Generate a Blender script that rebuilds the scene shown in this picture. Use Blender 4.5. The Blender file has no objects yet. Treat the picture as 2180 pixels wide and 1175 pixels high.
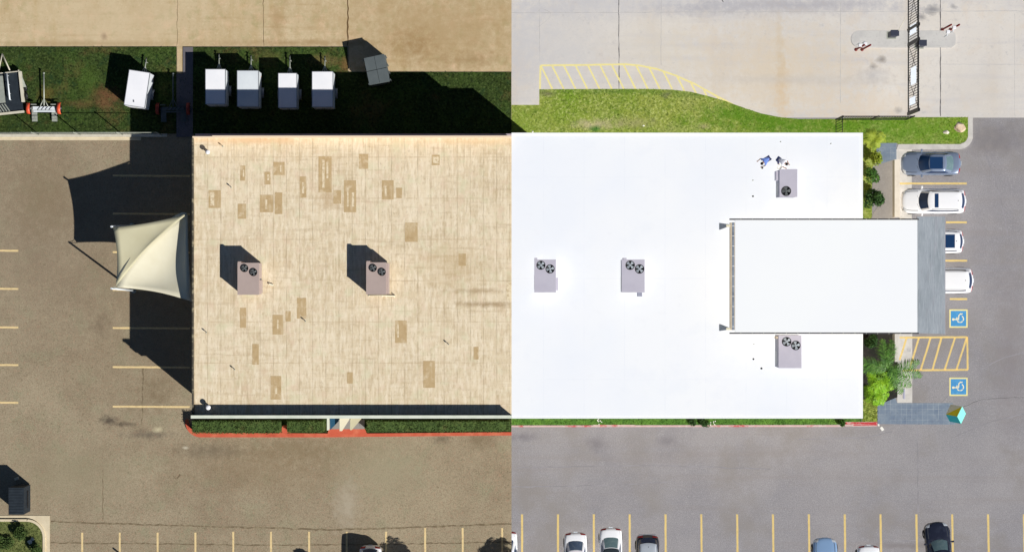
import bpy, bmesh, math, random
from mathutils import Vector, Matrix, Euler
R = math.radians
rnd = random.Random(7)
sc = bpy.context.scene

# ------------------------------------------------------------------ camera, sky, sun, exposure
H = 130.0            # height of the aerial camera above the ground
S = 27.0             # photograph pixels per metre on the ground
CX, CY = 1090.0, 587.5
cam_d = bpy.data.cameras.new("camera")
cam = bpy.data.objects.new("camera", cam_d)
sc.collection.objects.link(cam)
cam.location = (0, 0, H)
cam.rotation_euler = (0, 0, 0)
cam_d.sensor_width = 36
cam_d.lens = 36 * H / (2180 / S)
cam_d.clip_start = 1
cam_d.clip_end = 3000
sc.camera = cam

SUN = Vector((1.007, -0.826, 1.0)).normalized()      # direction towards the sun
elev = math.asin(SUN.z)
world = bpy.data.worlds.new("World")
sc.world = world
world.use_nodes = True
wn = world.node_tree
sky = wn.nodes.new("ShaderNodeTexSky")
sky.sky_type = 'NISHITA'
sky.sun_disc = False
sky.sun_elevation = elev
sky.sun_rotation = math.atan2(SUN.x, SUN.y)
sky.air_density = 0.6
sky.dust_density = 0.0
sky.ozone_density = 2.0
wn.links.new(sky.outputs[0], wn.nodes['Background'].inputs[0])
wn.nodes['Background'].inputs[1].default_value = 0.05
sd = bpy.data.lights.new("sun", 'SUN')
sd.energy = 5.0
sd.angle = R(0.5)
sd.color = (1.0, 0.97, 0.92)
sun = bpy.data.objects.new("sun", sd)
sun.rotation_euler = SUN.to_track_quat('Z', 'Y').to_euler()
sun.location = (60, -50, 70)
sc.collection.objects.link(sun)
sc.view_settings.view_transform = 'Standard'
sc.view_settings.look = 'None'
sc.view_settings.gamma = 1
sc.view_settings.exposure = 0.04
# The place was recorded on two days: a clear one (west) and an overcast one (east).
# The one sun takes its hard shadows from what stands in the clear-day part only.
west = bpy.data.collections.new("clear_day")
east = bpy.data.collections.new("overcast_day")
sc.collection.children.link(west)
sc.collection.children.link(east)
casters = bpy.data.collections.new("hard_shadow_casters")
sun.light_linking.blocker_collection = casters
SIDE = 'L'

# ------------------------------------------------------------------ helpers
def P(px, py, z=0.0):
    k = (1 - z / H) / S
    return Vector(((px - CX) * k, (CY - py) * k, z))

def link(o, cast=None):
    (west if SIDE == 'L' else east).objects.link(o)
    if (SIDE == 'L') if cast is None else cast:
        casters.objects.link(o)
    return o

def tag(o, label=None, cat=None, group=None, kind=None):
    if label: o['label'] = label
    if cat: o['category'] = cat
    if group: o['group'] = group
    if kind: o['kind'] = kind
    return o

def empty(name, loc, label, cat, rz=0, group=None):
    o = bpy.data.objects.new(name, None)
    o.empty_display_size = 0.3
    o.location = loc
    o.rotation_euler = (0, 0, rz)
    (west if SIDE == 'L' else east).objects.link(o)
    return tag(o, label, cat, group)

class MB:
    def __init__(s):
        s.v = []; s.f = []; s.m = []; s.sm = []
    def face(s, pts, mi=0, smooth=False):
        n = len(s.v)
        s.v += [tuple(p) for p in pts]
        s.f.append(tuple(range(n, n + len(pts)))); s.m.append(mi); s.sm.append(smooth)
    def mesh(s, vs, fs, mi=0, smooth=False):
        n = len(s.v)
        s.v += [tuple(p) for p in vs]
        for f in fs:
            s.f.append(tuple(i + n for i in f)); s.m.append(mi); s.sm.append(smooth)
    def box(s, c, d, rz=0, mi=0, M=None):
        c = Vector(c); hx, hy, hz = d[0] / 2, d[1] / 2, d[2] / 2
        rot = M if M is not None else Matrix.Rotation(rz, 3, 'Z')
        vs = [c + rot @ Vector((x * hx, y * hy, z * hz)) for z in (-1, 1) for x, y in ((-1, -1), (1, -1), (1, 1), (-1, 1))]
        s.mesh(vs, [(3, 2, 1, 0), (4, 5, 6, 7), (0, 1, 5, 4), (1, 2, 6, 5), (2, 3, 7, 6), (3, 0, 4, 7)], mi)
    def prism(s, pts, z0, z1, mi=0, top=True, bottom=True):
        pts = [Vector((p[0], p[1])) for p in pts]
        a = sum(pts[i].x * pts[(i + 1) % len(pts)].y - pts[(i + 1) % len(pts)].x * pts[i].y for i in range(len(pts)))
        if a < 0: pts.reverse()
        n = len(pts)
        vs = [(p.x, p.y, z0) for p in pts] + [(p.x, p.y, z1) for p in pts]
        fs = [(i, (i + 1) % n, n + (i + 1) % n, n + i) for i in range(n)]
        if top: fs.append(tuple(range(n, 2 * n)))
        if bottom: fs.append(tuple(reversed(range(n))))
        s.mesh(vs, fs, mi)
    def sheet(s, pts, z, mi=0):
        pts = [Vector((p[0], p[1])) for p in pts]
        a = sum(pts[i].x * pts[(i + 1) % len(pts)].y - pts[(i + 1) % len(pts)].x * pts[i].y for i in range(len(pts)))
        if a < 0: pts.reverse()
        s.face([(p.x, p.y, z) for p in pts], mi)
    def tube(s, a, b, r, n=8, r2=None, mi=0, caps=True, smooth=True):
        a = Vector(a); b = Vector(b); d = (b - a)
        if d.length < 1e-6: return
        d.normalize()
        u = d.orthogonal().normalized(); w = d.cross(u)
        r2 = r if r2 is None else r2
        vs = [p + (u * math.cos(t) + w * math.sin(t)) * q for p, q in ((a, r), (b, r2)) for t in [2 * math.pi * i / n for i in range(n)]]
        s.mesh(vs, [(i, (i + 1) % n, n + (i + 1) % n, n + i) for i in range(n)], mi, smooth)
        if caps:
            s.mesh(vs[:n], [tuple(reversed(range(n)))], mi); s.mesh(vs[n:], [tuple(range(n))], mi)
    def path(s, pts, r, n=6, mi=0):
        for i in range(len(pts) - 1): s.tube(pts[i], pts[i + 1], r, n, mi=mi)
    def lathe(s, c, prof, n=20, mi=0, smooth=True, M=None):
        c = Vector(c); vs = []; fs = []
        for r_, z_ in prof:
            for i in range(n):
                t = 2 * math.pi * i / n
                q = Vector((r_ * math.cos(t), r_ * math.sin(t), z_))
                vs.append(c + (M @ q if M is not None else q))
        for j in range(len(prof) - 1):
            for i in range(n):
                fs.append((j * n + i, j * n + (i + 1) % n, (j + 1) * n + (i + 1) % n, (j + 1) * n + i))
        s.mesh(vs, fs, mi, smooth)
    def strip(s, pts, w, z, mi=0, jit=0.0):
        # flat band following a polyline on a surface
        pts = [Vector((p[0], p[1])) for p in pts]
        L = []; Rr = []
        for i, p in enumerate(pts):
            d = (pts[min(i + 1, len(pts) - 1)] - pts[max(i - 1, 0)]).normalized()
            n = Vector((-d.y, d.x)); q = p + n * rnd.uniform(-jit, jit)
            ww = w / 2 * (1 if jit == 0 else rnd.uniform(.9, 1.08) if jit < .01 else rnd.uniform(0.6, 1.3))
            L.append(q + n * ww); Rr.append(q - n * ww)
        for i in range(len(pts) - 1):
            s.face([(Rr[i].x, Rr[i].y, z), (Rr[i + 1].x, Rr[i + 1].y, z), (L[i + 1].x, L[i + 1].y, z), (L[i].x, L[i].y, z)], mi)
    def build(s, name, mats, parent=None, bevel=0, cast=None, smooth=None, loc=None):
        me = bpy.data.meshes.new(name)
        me.from_pydata(s.v, [], s.f)
        if not isinstance(mats, (list, tuple)): mats = [mats]
        for m_ in mats: me.materials.append(m_)
        for p, mi, sm in zip(me.polygons, s.m, s.sm):
            p.material_index = mi; p.use_smooth = sm if smooth is None else smooth
        o = bpy.data.objects.new(name, me)
        if parent is not None: o.parent = parent
        link(o, cast)
        if bevel:
            bm = bmesh.new(); bm.from_mesh(me)
            bmesh.ops.remove_doubles(bm, verts=bm.verts, dist=1e-5)
            bm.to_mesh(me); bm.free()
            b = o.modifiers.new("bevel", 'BEVEL'); b.width = bevel; b.segments = 2; b.limit_method = 'ANGLE'
        elif any(s.sm) or smooth:
            bm = bmesh.new(); bm.from_mesh(me)
            bmesh.ops.remove_doubles(bm, verts=bm.verts, dist=1e-5)
            bm.to_mesh(me); bm.free()
        return o

def copy_tree(o, parent=None, meshes=True):
    c = o.copy(); link(c, cast=(SIDE == 'L')) if c.type == 'MESH' else (west if SIDE == 'L' else east).objects.link(c)
    c.parent = parent
    for ch in list(o.children): copy_tree(ch, c)
    return c

def lin(c):
    # display colour 0..255 -> reflectance under this light
    return tuple(((v / 255) / 12.92 if v / 255 <= 0.04045 else ((v / 255 + 0.055) / 1.055) ** 2.4) for v in c)

# material: base colour, then layers (colour, scale xyz, detail, lo, hi, strength)
GAIN = 1.04
def mat(name, rgb, layers=(), rough=0.8, metal=0.0, bump=0, bscale=8, spec=0.3, spots=(), trans=0, coat=0, raw=False, em=None, lines=()):
    m = bpy.data.materials.new(name); m.use_nodes = True
    nt = m.node_tree; N = nt.nodes; K = nt.links
    b = N['Principled BSDF']
    cv = (lambda c: tuple(min(v / GAIN, 0.93) for v in lin(c)) + (1,))
    b.inputs['Roughness'].default_value = rough
    b.inputs['Metallic'].default_value = metal
    b.inputs['Specular IOR Level'].default_value = spec
    if coat: b.inputs['Coat Weight'].default_value = coat; b.inputs['Coat Roughness'].default_value = 0.05
    b.inputs['Base Color'].default_value = cv(rgb)
    tc = N.new('ShaderNodeTexCoord')
    cur = None
    def mix(fac, col):
        nonlocal cur
        mx = N.new('ShaderNodeMix'); mx.data_type = 'RGBA'
        K.new(fac, mx.inputs[0])
        if cur is None: mx.inputs[6].default_value = cv(rgb)
        else: K.new(cur, mx.inputs[6])
        mx.inputs[7].default_value = cv(col)
        cur = mx.outputs[2]
    for L_ in layers:
        col, scale, det, lo, hi, st = L_[:6]
        mp = N.new('ShaderNodeMapping')
        mp.inputs['Scale'].default_value = scale if isinstance(scale, tuple) else (scale,) * 3
        mp.inputs['Location'].default_value = (rnd.uniform(0, 50), rnd.uniform(0, 50), rnd.uniform(0, 50))
        K.new(tc.outputs['Object'], mp.inputs[0])
        nz = N.new('ShaderNodeTexNoise'); nz.inputs['Scale'].default_value = 1; nz.inputs['Detail'].default_value = det
        nz.inputs['Roughness'].default_value = 0.6
        K.new(mp.outputs[0], nz.inputs['Vector'])
        mr = N.new('ShaderNodeMapRange'); mr.inputs[1].default_value = lo; mr.inputs[2].default_value = hi; mr.inputs[4].default_value = st
        K.new(nz.outputs[0], mr.inputs[0])
        mix(mr.outputs[0], col)
    for (col, axis, period, width, st, off) in lines:
        sx = N.new('ShaderNodeSeparateXYZ'); K.new(tc.outputs['Object'], sx.inputs[0])
        a = N.new('ShaderNodeMath'); a.operation = 'ADD'; a.inputs[1].default_value = off + 1000 * period; K.new(sx.outputs[axis], a.inputs[0])
        d = N.new('ShaderNodeMath'); d.operation = 'DIVIDE'; d.inputs[1].default_value = period; K.new(a.outputs[0], d.inputs[0])
        fr = N.new('ShaderNodeMath'); fr.operation = 'FRACT'; K.new(d.outputs[0], fr.inputs[0])
        lt = N.new('ShaderNodeMath'); lt.operation = 'LESS_THAN'; lt.inputs[1].default_value = width / period; K.new(fr.outputs[0], lt.inputs[0])
        nz = N.new('ShaderNodeTexNoise'); nz.inputs['Scale'].default_value = 0.9; nz.inputs['Detail'].default_value = 4
        K.new(tc.outputs['Object'], nz.inputs['Vector'])
        mr = N.new('ShaderNodeMapRange'); mr.inputs[1].default_value = .35; mr.inputs[2].default_value = .65; mr.inputs[4].default_value = st
        K.new(nz.outputs[0], mr.inputs[0])
        mu = N.new('ShaderNodeMath'); mu.operation = 'MULTIPLY'; K.new(lt.outputs[0], mu.inputs[0]); K.new(mr.outputs[0], mu.inputs[1])
        mix(mu.outputs[0], col)
    if spots:
        nz = N.new('ShaderNodeTexNoise'); nz.inputs['Scale'].default_value = 1.6; nz.inputs['Detail'].default_value = 5
        nz.inputs['Roughness'].default_value = .7
        K.new(tc.outputs['Object'], nz.inputs['Vector'])
        for (x, y, rx, ry, col, st) in spots:     # stains: photo position, radii in metres
            q = P(x, y)
            sb = N.new('ShaderNodeVectorMath'); sb.operation = 'SUBTRACT'; sb.inputs[1].default_value = (q.x, q.y, 0); K.new(tc.outputs['Object'], sb.inputs[0])
            ml = N.new('ShaderNodeVectorMath'); ml.operation = 'MULTIPLY'; ml.inputs[1].default_value = (1 / rx, 1 / ry, 0); K.new(sb.outputs[0], ml.inputs[0])
            ln = N.new('ShaderNodeVectorMath'); ln.operation = 'LENGTH'; K.new(ml.outputs[0], ln.inputs[0])
            ad = N.new('ShaderNodeMath'); ad.operation = 'MULTIPLY_ADD'; ad.inputs[1].default_value = 2.4; K.new(nz.outputs[0], ad.inputs[0]); K.new(ln.outputs['Value'], ad.inputs[2])
            mr = N.new('ShaderNodeMapRange'); mr.inputs[1].default_value = 1.25; mr.inputs[2].default_value = 2.3; mr.inputs[3].default_value = st; mr.inputs[4].default_value = 0
            K.new(ad.outputs[0], mr.inputs[0])
            mix(mr.outputs[0], col)
    if cur is not None: K.new(cur, b.inputs['Base Color'])
    if bump:
        nz = N.new('ShaderNodeTexNoise'); nz.inputs['Scale'].default_value = bscale; nz.inputs['Detail'].default_value = 6
        K.new(tc.outputs['Object'], nz.inputs['Vector'])
        bp = N.new('ShaderNodeBump'); bp.inputs['Strength'].default_value = bump; bp.inputs['Distance'].default_value = 0.05
        K.new(nz.outputs[0], bp.inputs['Height']); K.new(bp.outputs[0], b.inputs['Normal'])
    return m

# ------------------------------------------------------------------ materials
A_L = mat('asphalt_weathered', (163, 149, 125), [
    ((138, 122, 100), .35, 4, .4, .68, .7), ((172, 158, 132), .12, 3, .45, .7, .6), ((148, 146, 118), .6, 4, .52, .68, .5),
    ((108, 95, 74), 14, 3, .47, .7, .65), ((200, 186, 156), 15, 2, .54, .74, .6), ((174, 140, 116), 6, 3, .55, .7, .45), ((100, 94, 70), 5, 4, .57, .72, .5)],
    bump=.3, bscale=14, spec=.15, rough=.95,
    spots=[(90, 480, 12, 10, (138, 123, 104), .55), (330, 700, 7, 9, (140, 124, 100), .45), (640, 955, 7, 1.6, (128, 112, 86), .6), (560, 1000, 9, 2.2, (136, 118, 92), .5), (150, 1010, 6, 3, (150, 140, 114), .6), (820, 1000, 4, 3, (158, 150, 124), .6), (90, 420, 3, 4, (132, 116, 90), .5), (330, 840, 1.6, 1.4, (124, 108, 84), .6), (1020, 935, 1.6, 1.0, (120, 104, 80), .6), (270, 903, .9, .25, (88, 78, 66), .8), (232, 895, .9, .5, (70, 62, 56), .8), (738, 1075, 1.2, 2.4, (176, 165, 145), .8), (315, 925, 2.2, .4, (90, 82, 74), .6),
           (335, 914, .45, .25, (205, 195, 160), .9), (395, 953, .3, .15, (220, 212, 190), .9), (940, 935, 1.0, .4, (96, 86, 70), .6),
           (450, 960, 3, .7, (118, 106, 88), .7), (215, 690, .9, 1.3, (116, 102, 84), .5)])
A_R = mat('asphalt_grey', (158, 155, 157), [
    ((140, 138, 143), .3, 5, .4, .65, .6), ((168, 163, 163), .1, 3, .45, .7, .5),
    ((116, 113, 116), 16, 3, .47, .72, .7), ((196, 193, 194), 17, 2, .55, .76, .6), ((142, 136, 130), .22, 4, .5, .66, .55), ((146, 138, 134), (.05, 1.2, 1), 4, .5, .7, .3)],
    bump=.3, bscale=14, spec=.15, rough=.95,
    spots=[(1270, 945, 1.0, .7, (122, 118, 122), .6), (1420, 940, .9, .5, (126, 122, 126), .6), (1115, 930, 1.4, .4, (118, 114, 120), .6),
           (2120, 300, 3, 1.4, (126, 122, 126), .6), (2150, 760, 1.5, 8, (140, 134, 136), .6), (1960, 640, 1.2, 6, (132, 124, 120), .4),
           (1920, 1160, 3.2, .3, (128, 122, 122), .6)])
C_L = mat('concrete_tan', (203, 183, 147), [
    ((182, 158, 118), (.5, .25, 1), 5, .4, .7, .75), ((214, 196, 162), .22, 4, .45, .75, .7), ((188, 164, 120), (1.2, .3, 1), 5, .5, .7, .6), ((222, 190, 156), .8, 4, .52, .7, .6), ((172, 162, 118), 1.1, 4, .54, .7, .6),
    ((158, 134, 96), 5, 3, .56, .74, .45), ((224, 206, 172), 5, 3, .56, .78, .5), ((166, 138, 96), (.2, 3, 1), 3, .55, .75, .35)], bump=.15, spec=.15, rough=.95,
    spots=[(222, 78, .3, .35, (110, 80, 62), .8), (650, 92, 9, .35, (150, 122, 80), .55), (200, 93, 9, .3, (152, 126, 84), .55), (590, 45, .8, 2.2, (166, 136, 96), .5),
           (930, 60, 11, 5, (176, 150, 110), .75), (250, 45, 9, 2.4, (208, 188, 154), .6), (880, 100, 2, 1.5, (156, 126, 84), .6), (1000, 128, 3, .7, (158, 130, 92), .5)])
C_R = mat('concrete_pale', (222, 216, 208), [
    ((204, 201, 199), .12, 5, .4, .65, .7), ((219, 212, 202), .3, 5, .45, .7, .7), ((204, 190, 172), (.35, .08, 1), 5, .52, .75, .5),
    ((178, 176, 176), 5, 5, .56, .8, .45), ((226, 222, 218), 6, 3, .55, .75, .4), ((192, 190, 193), (.07, .8, 1), 4, .52, .72, .5), ((214, 196, 174), .5, 5, .55, .72, .45), ((160, 160, 164), 2.2, 5, .6, .78, .4)], bump=.12, spec=.15, rough=.95,
    spots=[(1985, 22, .75, .5, (112, 110, 112), .85), (1962, 38, .5, .35, (130, 128, 130), .8), (1877, 127, .55, .35, (104, 102, 104), .8), (1858, 143, .4, .3, (112, 110, 112), .8),
           (1500, 10, 22, 1.3, (196, 195, 199), .7), (1200, 120, 5, 3, (203, 201, 201), .6), (1700, 12, 9, .7, (172, 170, 176), .7), (1660, 150, 9, 4.5, (217, 203, 182), .8), (1400, 110, 5, 3, (216, 208, 194), .6), (1110, 120, 2.5, 5, (200, 198, 199), .7), (1850, 230, 5, 1.6, (220, 205, 186), .6), (1665, 190, .7, 3, (214, 186, 146), .6), (1700, 170, 8, .5, (196, 192, 188), .5), (2080, 190, 4, 3, (208, 202, 194), .5), (2030, 15, .3, .2, (140, 138, 140), .6), (1860, 160, 1.6, .7, (186, 184, 186), .6), (1660, 110, .5, 3, (206, 188, 160), .5),
           (1913, 236, .4, .3, (150, 146, 142), .7), (1150, 22, 3, .6, (196, 194, 196), .5), (1500, 20, 5, .6, (180, 178, 182), .6)])
G_L = mat('grass_dull', (56, 72, 34), [((70, 92, 40), .5, 5, .45, .65, .9), ((50, 62, 26), .9, 5, .45, .7, .8), ((112, 88, 58), .35, 4, .55, .7, .65),
    ((92, 108, 60), 6, 3, .52, .66, .7), ((28, 40, 20), 5, 3, .5, .66, .8), ((36, 62, 38), 1.5, 3, .55, .7, .6)], bump=.6, bscale=12, spec=.1, rough=1,
    spots=[(225, 205, 1.5, .9, (118, 82, 58), .85), (100, 205, .9, 1.1, (112, 96, 50), .6), (180, 222, 2, .4, (110, 86, 56), .6), (190, 175, .8, 2.0, (82, 104, 44), .5),
           (690, 130, 1.4, .6, (120, 104, 66), .7), (570, 125, 1, .8, (108, 98, 58), .6), (735, 140, .7, .8, (128, 96, 62), .8)])
G_R = mat('grass_bright', (148, 160, 74), [((118, 150, 44), .25, 4, .45, .65, .8), ((164, 166, 106), .35, 5, .5, .7, .8), ((96, 126, 42), 1.2, 5, .52, .72, .7),
    ((190, 198, 124), 5, 3, .5, .66, .7), ((88, 108, 40), 5.5, 3, .5, .66, .75)], bump=.6, bscale=12, spec=.1, rough=1,
    spots=[(1640, 258, 6, 1.4, (84, 130, 26), .8), (1950, 280, 8, 2.4, (98, 142, 34), .75), (1780, 270, 5, 1.5, (88, 134, 28), .7), (1560, 240, 3, 1.0, (92, 134, 34), .7), (1110, 270, 2.5, 2, (122, 150, 54), .6), (1265, 265, 1.9, .45, (196, 184, 152), .8), (1340, 262, 2.4, .5, (160, 156, 112), .7), (1165, 200, .7, .3, (120, 116, 92), .8), (1420, 202, .5, .3, (112, 106, 84), .8),
           (1268, 275, .5, .35, (70, 122, 46), .9), (1500, 270, .5, .3, (176, 166, 128), .7), (1500, 200, 5, .35, (76, 118, 40), .5), (1300, 195, 6, .3, (82, 120, 44), .5)])
CURB_L = mat('kerb_pale', (214, 208, 190), [((184, 176, 156), 2, 5, .4, .7, .6)], rough=.9)
CURB_T = mat('kerb_cream', (222, 208, 178), [((196, 180, 148), 1.5, 5, .4, .7, .6)], rough=.9)
CURB_R = mat('kerb_grey', (212, 208, 202), [((182, 178, 172), 2, 5, .4, .7, .6)], rough=.9)
RED_L = mat('kerb_red_paint', (205, 96, 70), [((222, 130, 98), 1.4, 5, .45, .7, .7), ((170, 72, 52), 2.5, 5, .55, .75, .6)], rough=.85)
RED_F = mat('kerb_faded_red', (206, 176, 172), [((196, 72, 74), .8, 4, .52, .62, .85), ((222, 214, 206), 3, 4, .5, .7, .6)], rough=.9)
SOIL = mat('dark_mulch', (50, 46, 44), [((34, 40, 30), 1.2, 5, .4, .65, .8), ((82, 74, 66), 5, 4, .55, .75, .6)], bump=.8, rough=1)
YEL_L = mat('paint_yellow_worn', (232, 206, 152), [((176, 150, 104), 5, 4, .5, .75, .6)], rough=.8)
YEL_R = mat('paint_yellow', (228, 200, 128), [((186, 166, 122), 5, 4, .52, .78, .7), ((236, 208, 140), 2, 3, .5, .7, .5)], rough=.8)
YEL_P = mat('paint_pale_yellow', (240, 228, 156), [((218, 206, 160), 4, 4, .52, .75, .6)], rough=.8)
CRK_L = mat('crack_brown', (104, 80, 52), rough=1)
CRK_A = mat('crack_asphalt', (116, 102, 80), [((150, 136, 110), 3, 4, .45, .6, .9)], rough=1)
CRK_R = mat('joint_grey', (184, 181, 179), [((196, 194, 192), 1.5, 4, .45, .6, .9)], rough=1)
CRK_D = mat('joint_dark', (88, 86, 90), [((150, 148, 148), 2, 4, .5, .6, .8)], rough=1)
ROOF_L = mat('roof_membrane_tan', (232, 215, 184), [
    ((210, 190, 154), .16, 5, .4, .65, .7), ((208, 189, 155), .7, 6, .48, .66, .6), ((186, 165, 130), 2.2, 6, .56, .7, .5), ((246, 232, 206), (4.5, 1.0, 1), 5, .44, .66, .7), ((190, 168, 134), (5.5, .8, 1), 5, .52, .72, .6), ((236, 222, 196), (.7, 4, 1), 4, .5, .7, .5),
    ((190, 168, 134), (.35, 4.2, 1), 4, .56, .74, .55), ((246, 234, 208), (6, 2, 1), 3, .55, .75, .6), ((176, 156, 124), (7, 3.2, 1), 4, .56, .72, .5), ((222, 196, 168), 1.1, 4, .55, .7, .5), ((216, 212, 176), .9, 4, .55, .7, .5)],
    rough=.9, spec=.15, bump=.1, lines=[((178, 158, 126), 0, .99, .07, .65, .2), ((198, 176, 142), 1, 3.1, .09, .6, .4), ((242, 228, 200), 0, .99, .06, .6, .55)],
    spots=[(1030, 645, 2.4, .28, (150, 122, 84), .7), (560, 312, 6, .35, (212, 178, 138), .7), (1000, 315, 5, .3, (214, 186, 146), .6), (965, 560, 2.5, 2.0, (196, 170, 128), .5),
           (1020, 618, 2.6, .22, (162, 134, 96), .6), (720, 430, 1.2, 1, (186, 156, 116), .6)])
PATCH = mat('roof_patch_tan', (194, 168, 126), [((214, 194, 158), (3.5, .8, 1), 5, .5, .66, .7), ((178, 150, 108), 3, 5, .5, .7, .7), ((220, 201, 167), 1.6, 5, .56, .66, .7)], rough=.9)
PATCH2 = mat('roof_patch_pale', (232, 216, 184), [((204, 182, 144), 4, 4, .46, .6, .9)], rough=.9)
STUCCO_L = mat('stucco_beige', (190, 176, 150), [((172, 158, 132), 1, 5, .4, .7, .5)], rough=.95)
COPING_L = mat('coping_pale_metal', (226, 230, 214), [((196, 206, 186), 1.5, 4, .4, .7, .6)], rough=.5)
PAR_IN = mat('parapet_dark_membrane', (70, 84, 92), rough=.9)
LEDGE = mat('ledge_grey', (190, 176, 186), [((160, 150, 158), 1, 4, .4, .7, .6)], rough=.7)
ROOF_R = mat('roof_coating_white', (247, 249, 253), lines=[((232, 236, 244), 0, 3.05, .05, .5, .7), ((234, 238, 245), 1, 7.6, .05, .5, .2)], layers=[((236, 240, 247), .35, 5, .55, .75, .5), ((240, 244, 251), .12, 3, .4, .65, .7), ((238, 240, 244), 1.5, 5, .58, .8, .35)], rough=.85, spec=.2)
ROOF_R2 = mat('roof_coating_bright', (249, 251, 254), [((245, 247, 252), .12, 3, .45, .7, .5)], rough=.8, spec=.2)
STUCCO_R = mat('stucco_cream', (214, 200, 178), [((196, 182, 160), 1, 5, .4, .7, .5)], rough=.95)
EDGE_D = mat('edge_dark_metal', (60, 60, 66), [((92, 88, 84), 1.2, 4, .5, .7, .5)], rough=.6)
TANB = mat('beam_tan', (204, 190, 168), [((184, 168, 146), 2, 4, .4, .7, .5)], rough=.8)
SLATE = mat('gutter_bluegrey', (132, 142, 156), [((96, 106, 122), 1.5, 4, .45, .65, .7)], rough=.6)
SHING = mat('shingle_grey', (136, 143, 150), [((118, 126, 132), (.8, .35, 1), 5, .45, .68, .8), ((154, 160, 166), (7, 1.1, 7), 4, .5, .7, .6), ((104, 112, 122), (9, 1.6, 9), 3, .55, .7, .55),
    ((134, 130, 138), (.6, .3, 1), 4, .55, .7, .5)], rough=.95, bump=.3, lines=[((112, 118, 126), 0, .19, .025, .8, 0)])
TILE = mat('slate_paving', (126, 140, 156), [((104, 120, 142), .9, 4, .4, .7, .8), ((150, 160, 170), 1.6, 4, .5, .7, .6), ((96, 106, 120), 6, 3, .55, .75, .5)], rough=.8,
    lines=[((184, 190, 194), 0, .42, .022, .8, 0), ((184, 190, 194), 1, .42, .022, .8, 0)])
WALL_SLAB = mat('wall_slab_grey', (158, 152, 146), [((140, 134, 130), .6, 5, .4, .7, .6), ((178, 172, 164), 7, 4, .5, .75, .5)], rough=.95, bump=.1)
AC_L = mat('hvac_taupe', (182, 164, 156), [((168, 150, 144), 1, 4, .4, .7, .5)], rough=.7)
AC_R = mat('hvac_grey', (196, 192, 204), [((182, 178, 192), 1, 4, .4, .7, .5)], rough=.6)
AC_S = mat('hvac_side_grey', (150, 152, 168), rough=.6)
DARK = mat('fan_black', (26, 28, 30), rough=.6)
BLADE = mat('fan_blade_grey', (112, 116, 116), rough=.4, metal=.3)
BLADE_R = mat('fan_blade_pale', (176, 184, 190), rough=.4, metal=.2)
WHITE = mat('white_painted_metal', (248, 248, 252), [((232, 234, 240), .8, 3, .4, .7, .5)], rough=.45)
WHITE2 = mat('white_dusty_metal', (226, 232, 236), [((210, 216, 222), .8, 3, .4, .7, .6)], rough=.5)
TRIM = mat('trailer_trim_grey', (150, 154, 160), rough=.4, metal=.5)
BLK = mat('black_steel', (28, 29, 32), [((48, 48, 50), 6, 3, .5, .7, .5)], rough=.5)
TYRE = mat('tyre_rubber', (24, 24, 25), rough=.9)
RIM = mat('rim_alloy', (176, 178, 182), rough=.3, metal=.7)
STEEL = mat('galvanised_steel', (178, 182, 170), [((150, 156, 146), 4, 4, .45, .7, .6)], rough=.5, metal=.3)
REDP = mat('fender_red', (226, 88, 56), [((240, 130, 96), 4, 3, .5, .7, .5)], rough=.4)
LENSR = mat('lens_red', (160, 22, 26), rough=.2)
LENSA = mat('lens_amber', (220, 130, 40), rough=.2)
LAMP = mat('lens_clear', (226, 232, 238), rough=.15, metal=.3)
GLASS = mat('glass_dark', (30, 58, 96), rough=.22, spec=.35)
GLASS_T = mat('glass_teal', (104, 128, 132), [((130, 150, 150), 4, 4, .45, .7, .6)], rough=.1, spec=.6)
CREAM = mat('sail_cream', (206, 200, 168), [((196, 188, 154), .8, 3, .4, .7, .5)], rough=.9)
CREAM2 = mat('sail_pale', (236, 230, 204), [((226, 218, 188), .8, 3, .4, .7, .5)], rough=.9)
BIN = mat('bin_slate', (92, 100, 102), [((80, 88, 90), 1.5, 4, .4, .7, .6)], rough=.7)
BIN_D = mat('bin_black', (34, 42, 50), [((48, 58, 66), 3, 4, .45, .7, .6)], rough=.7)
LEAF_L = mat('hedge_leaf_dark', (70, 92, 44), [((118, 112, 66), .8, 5, .58, .72, .8), ((96, 116, 58), 2.5, 4, .45, .7, .8), ((44, 60, 28), 4, 3, .5, .7, .7)], rough=.9)
LEAF_R = mat('leaf_green', (70, 112, 42), [((102, 146, 52), 2.5, 4, .45, .7, .8), ((44, 72, 34), 4, 3, .5, .7, .7)], rough=.7)
LEAF_D = mat('leaf_deep_green', (58, 92, 46), [((88, 122, 58), 2.5, 4, .45, .7, .7)], rough=.8)
FR_D = mat('frond_green', (76, 122, 46), [((124, 168, 78), 3, 4, .45, .7, .8), ((50, 86, 44), 2, 3, .5, .7, .7)], rough=.5)
FR_B = mat('frond_lime', (128, 178, 32), [((164, 206, 52), 3, 4, .45, .7, .8), ((84, 136, 22), 2, 3, .5, .7, .7)], rough=.5)
FR_Y = mat('frond_yellow_green', (148, 164, 48), [((176, 190, 80), 3, 4, .45, .7, .8), ((92, 120, 34), 2, 3, .5, .7, .7)], rough=.6)
TRUNK = mat('palm_trunk', (120, 104, 84), [((84, 72, 58), (2, 2, 12), 4, .4, .7, .7)], rough=.95, bump=.4)
ROCK = mat('sandstone', (222, 196, 166), [((240, 222, 196), 2, 4, .45, .65, .8), ((178, 152, 126), 3, 5, .5, .7, .6)], rough=.9, bump=.4)
ROCK2 = mat('pale_stone', (234, 226, 208), [((206, 196, 176), 3, 5, .5, .7, .6)], rough=.9, bump=.4)
BOL = mat('bollard_red', (128, 30, 26), rough=.5)
OPR = mat('operator_slate', (58, 62, 78), rough=.5)
FLOWER = mat('petal_white', (246, 244, 236), rough=.7)

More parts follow.
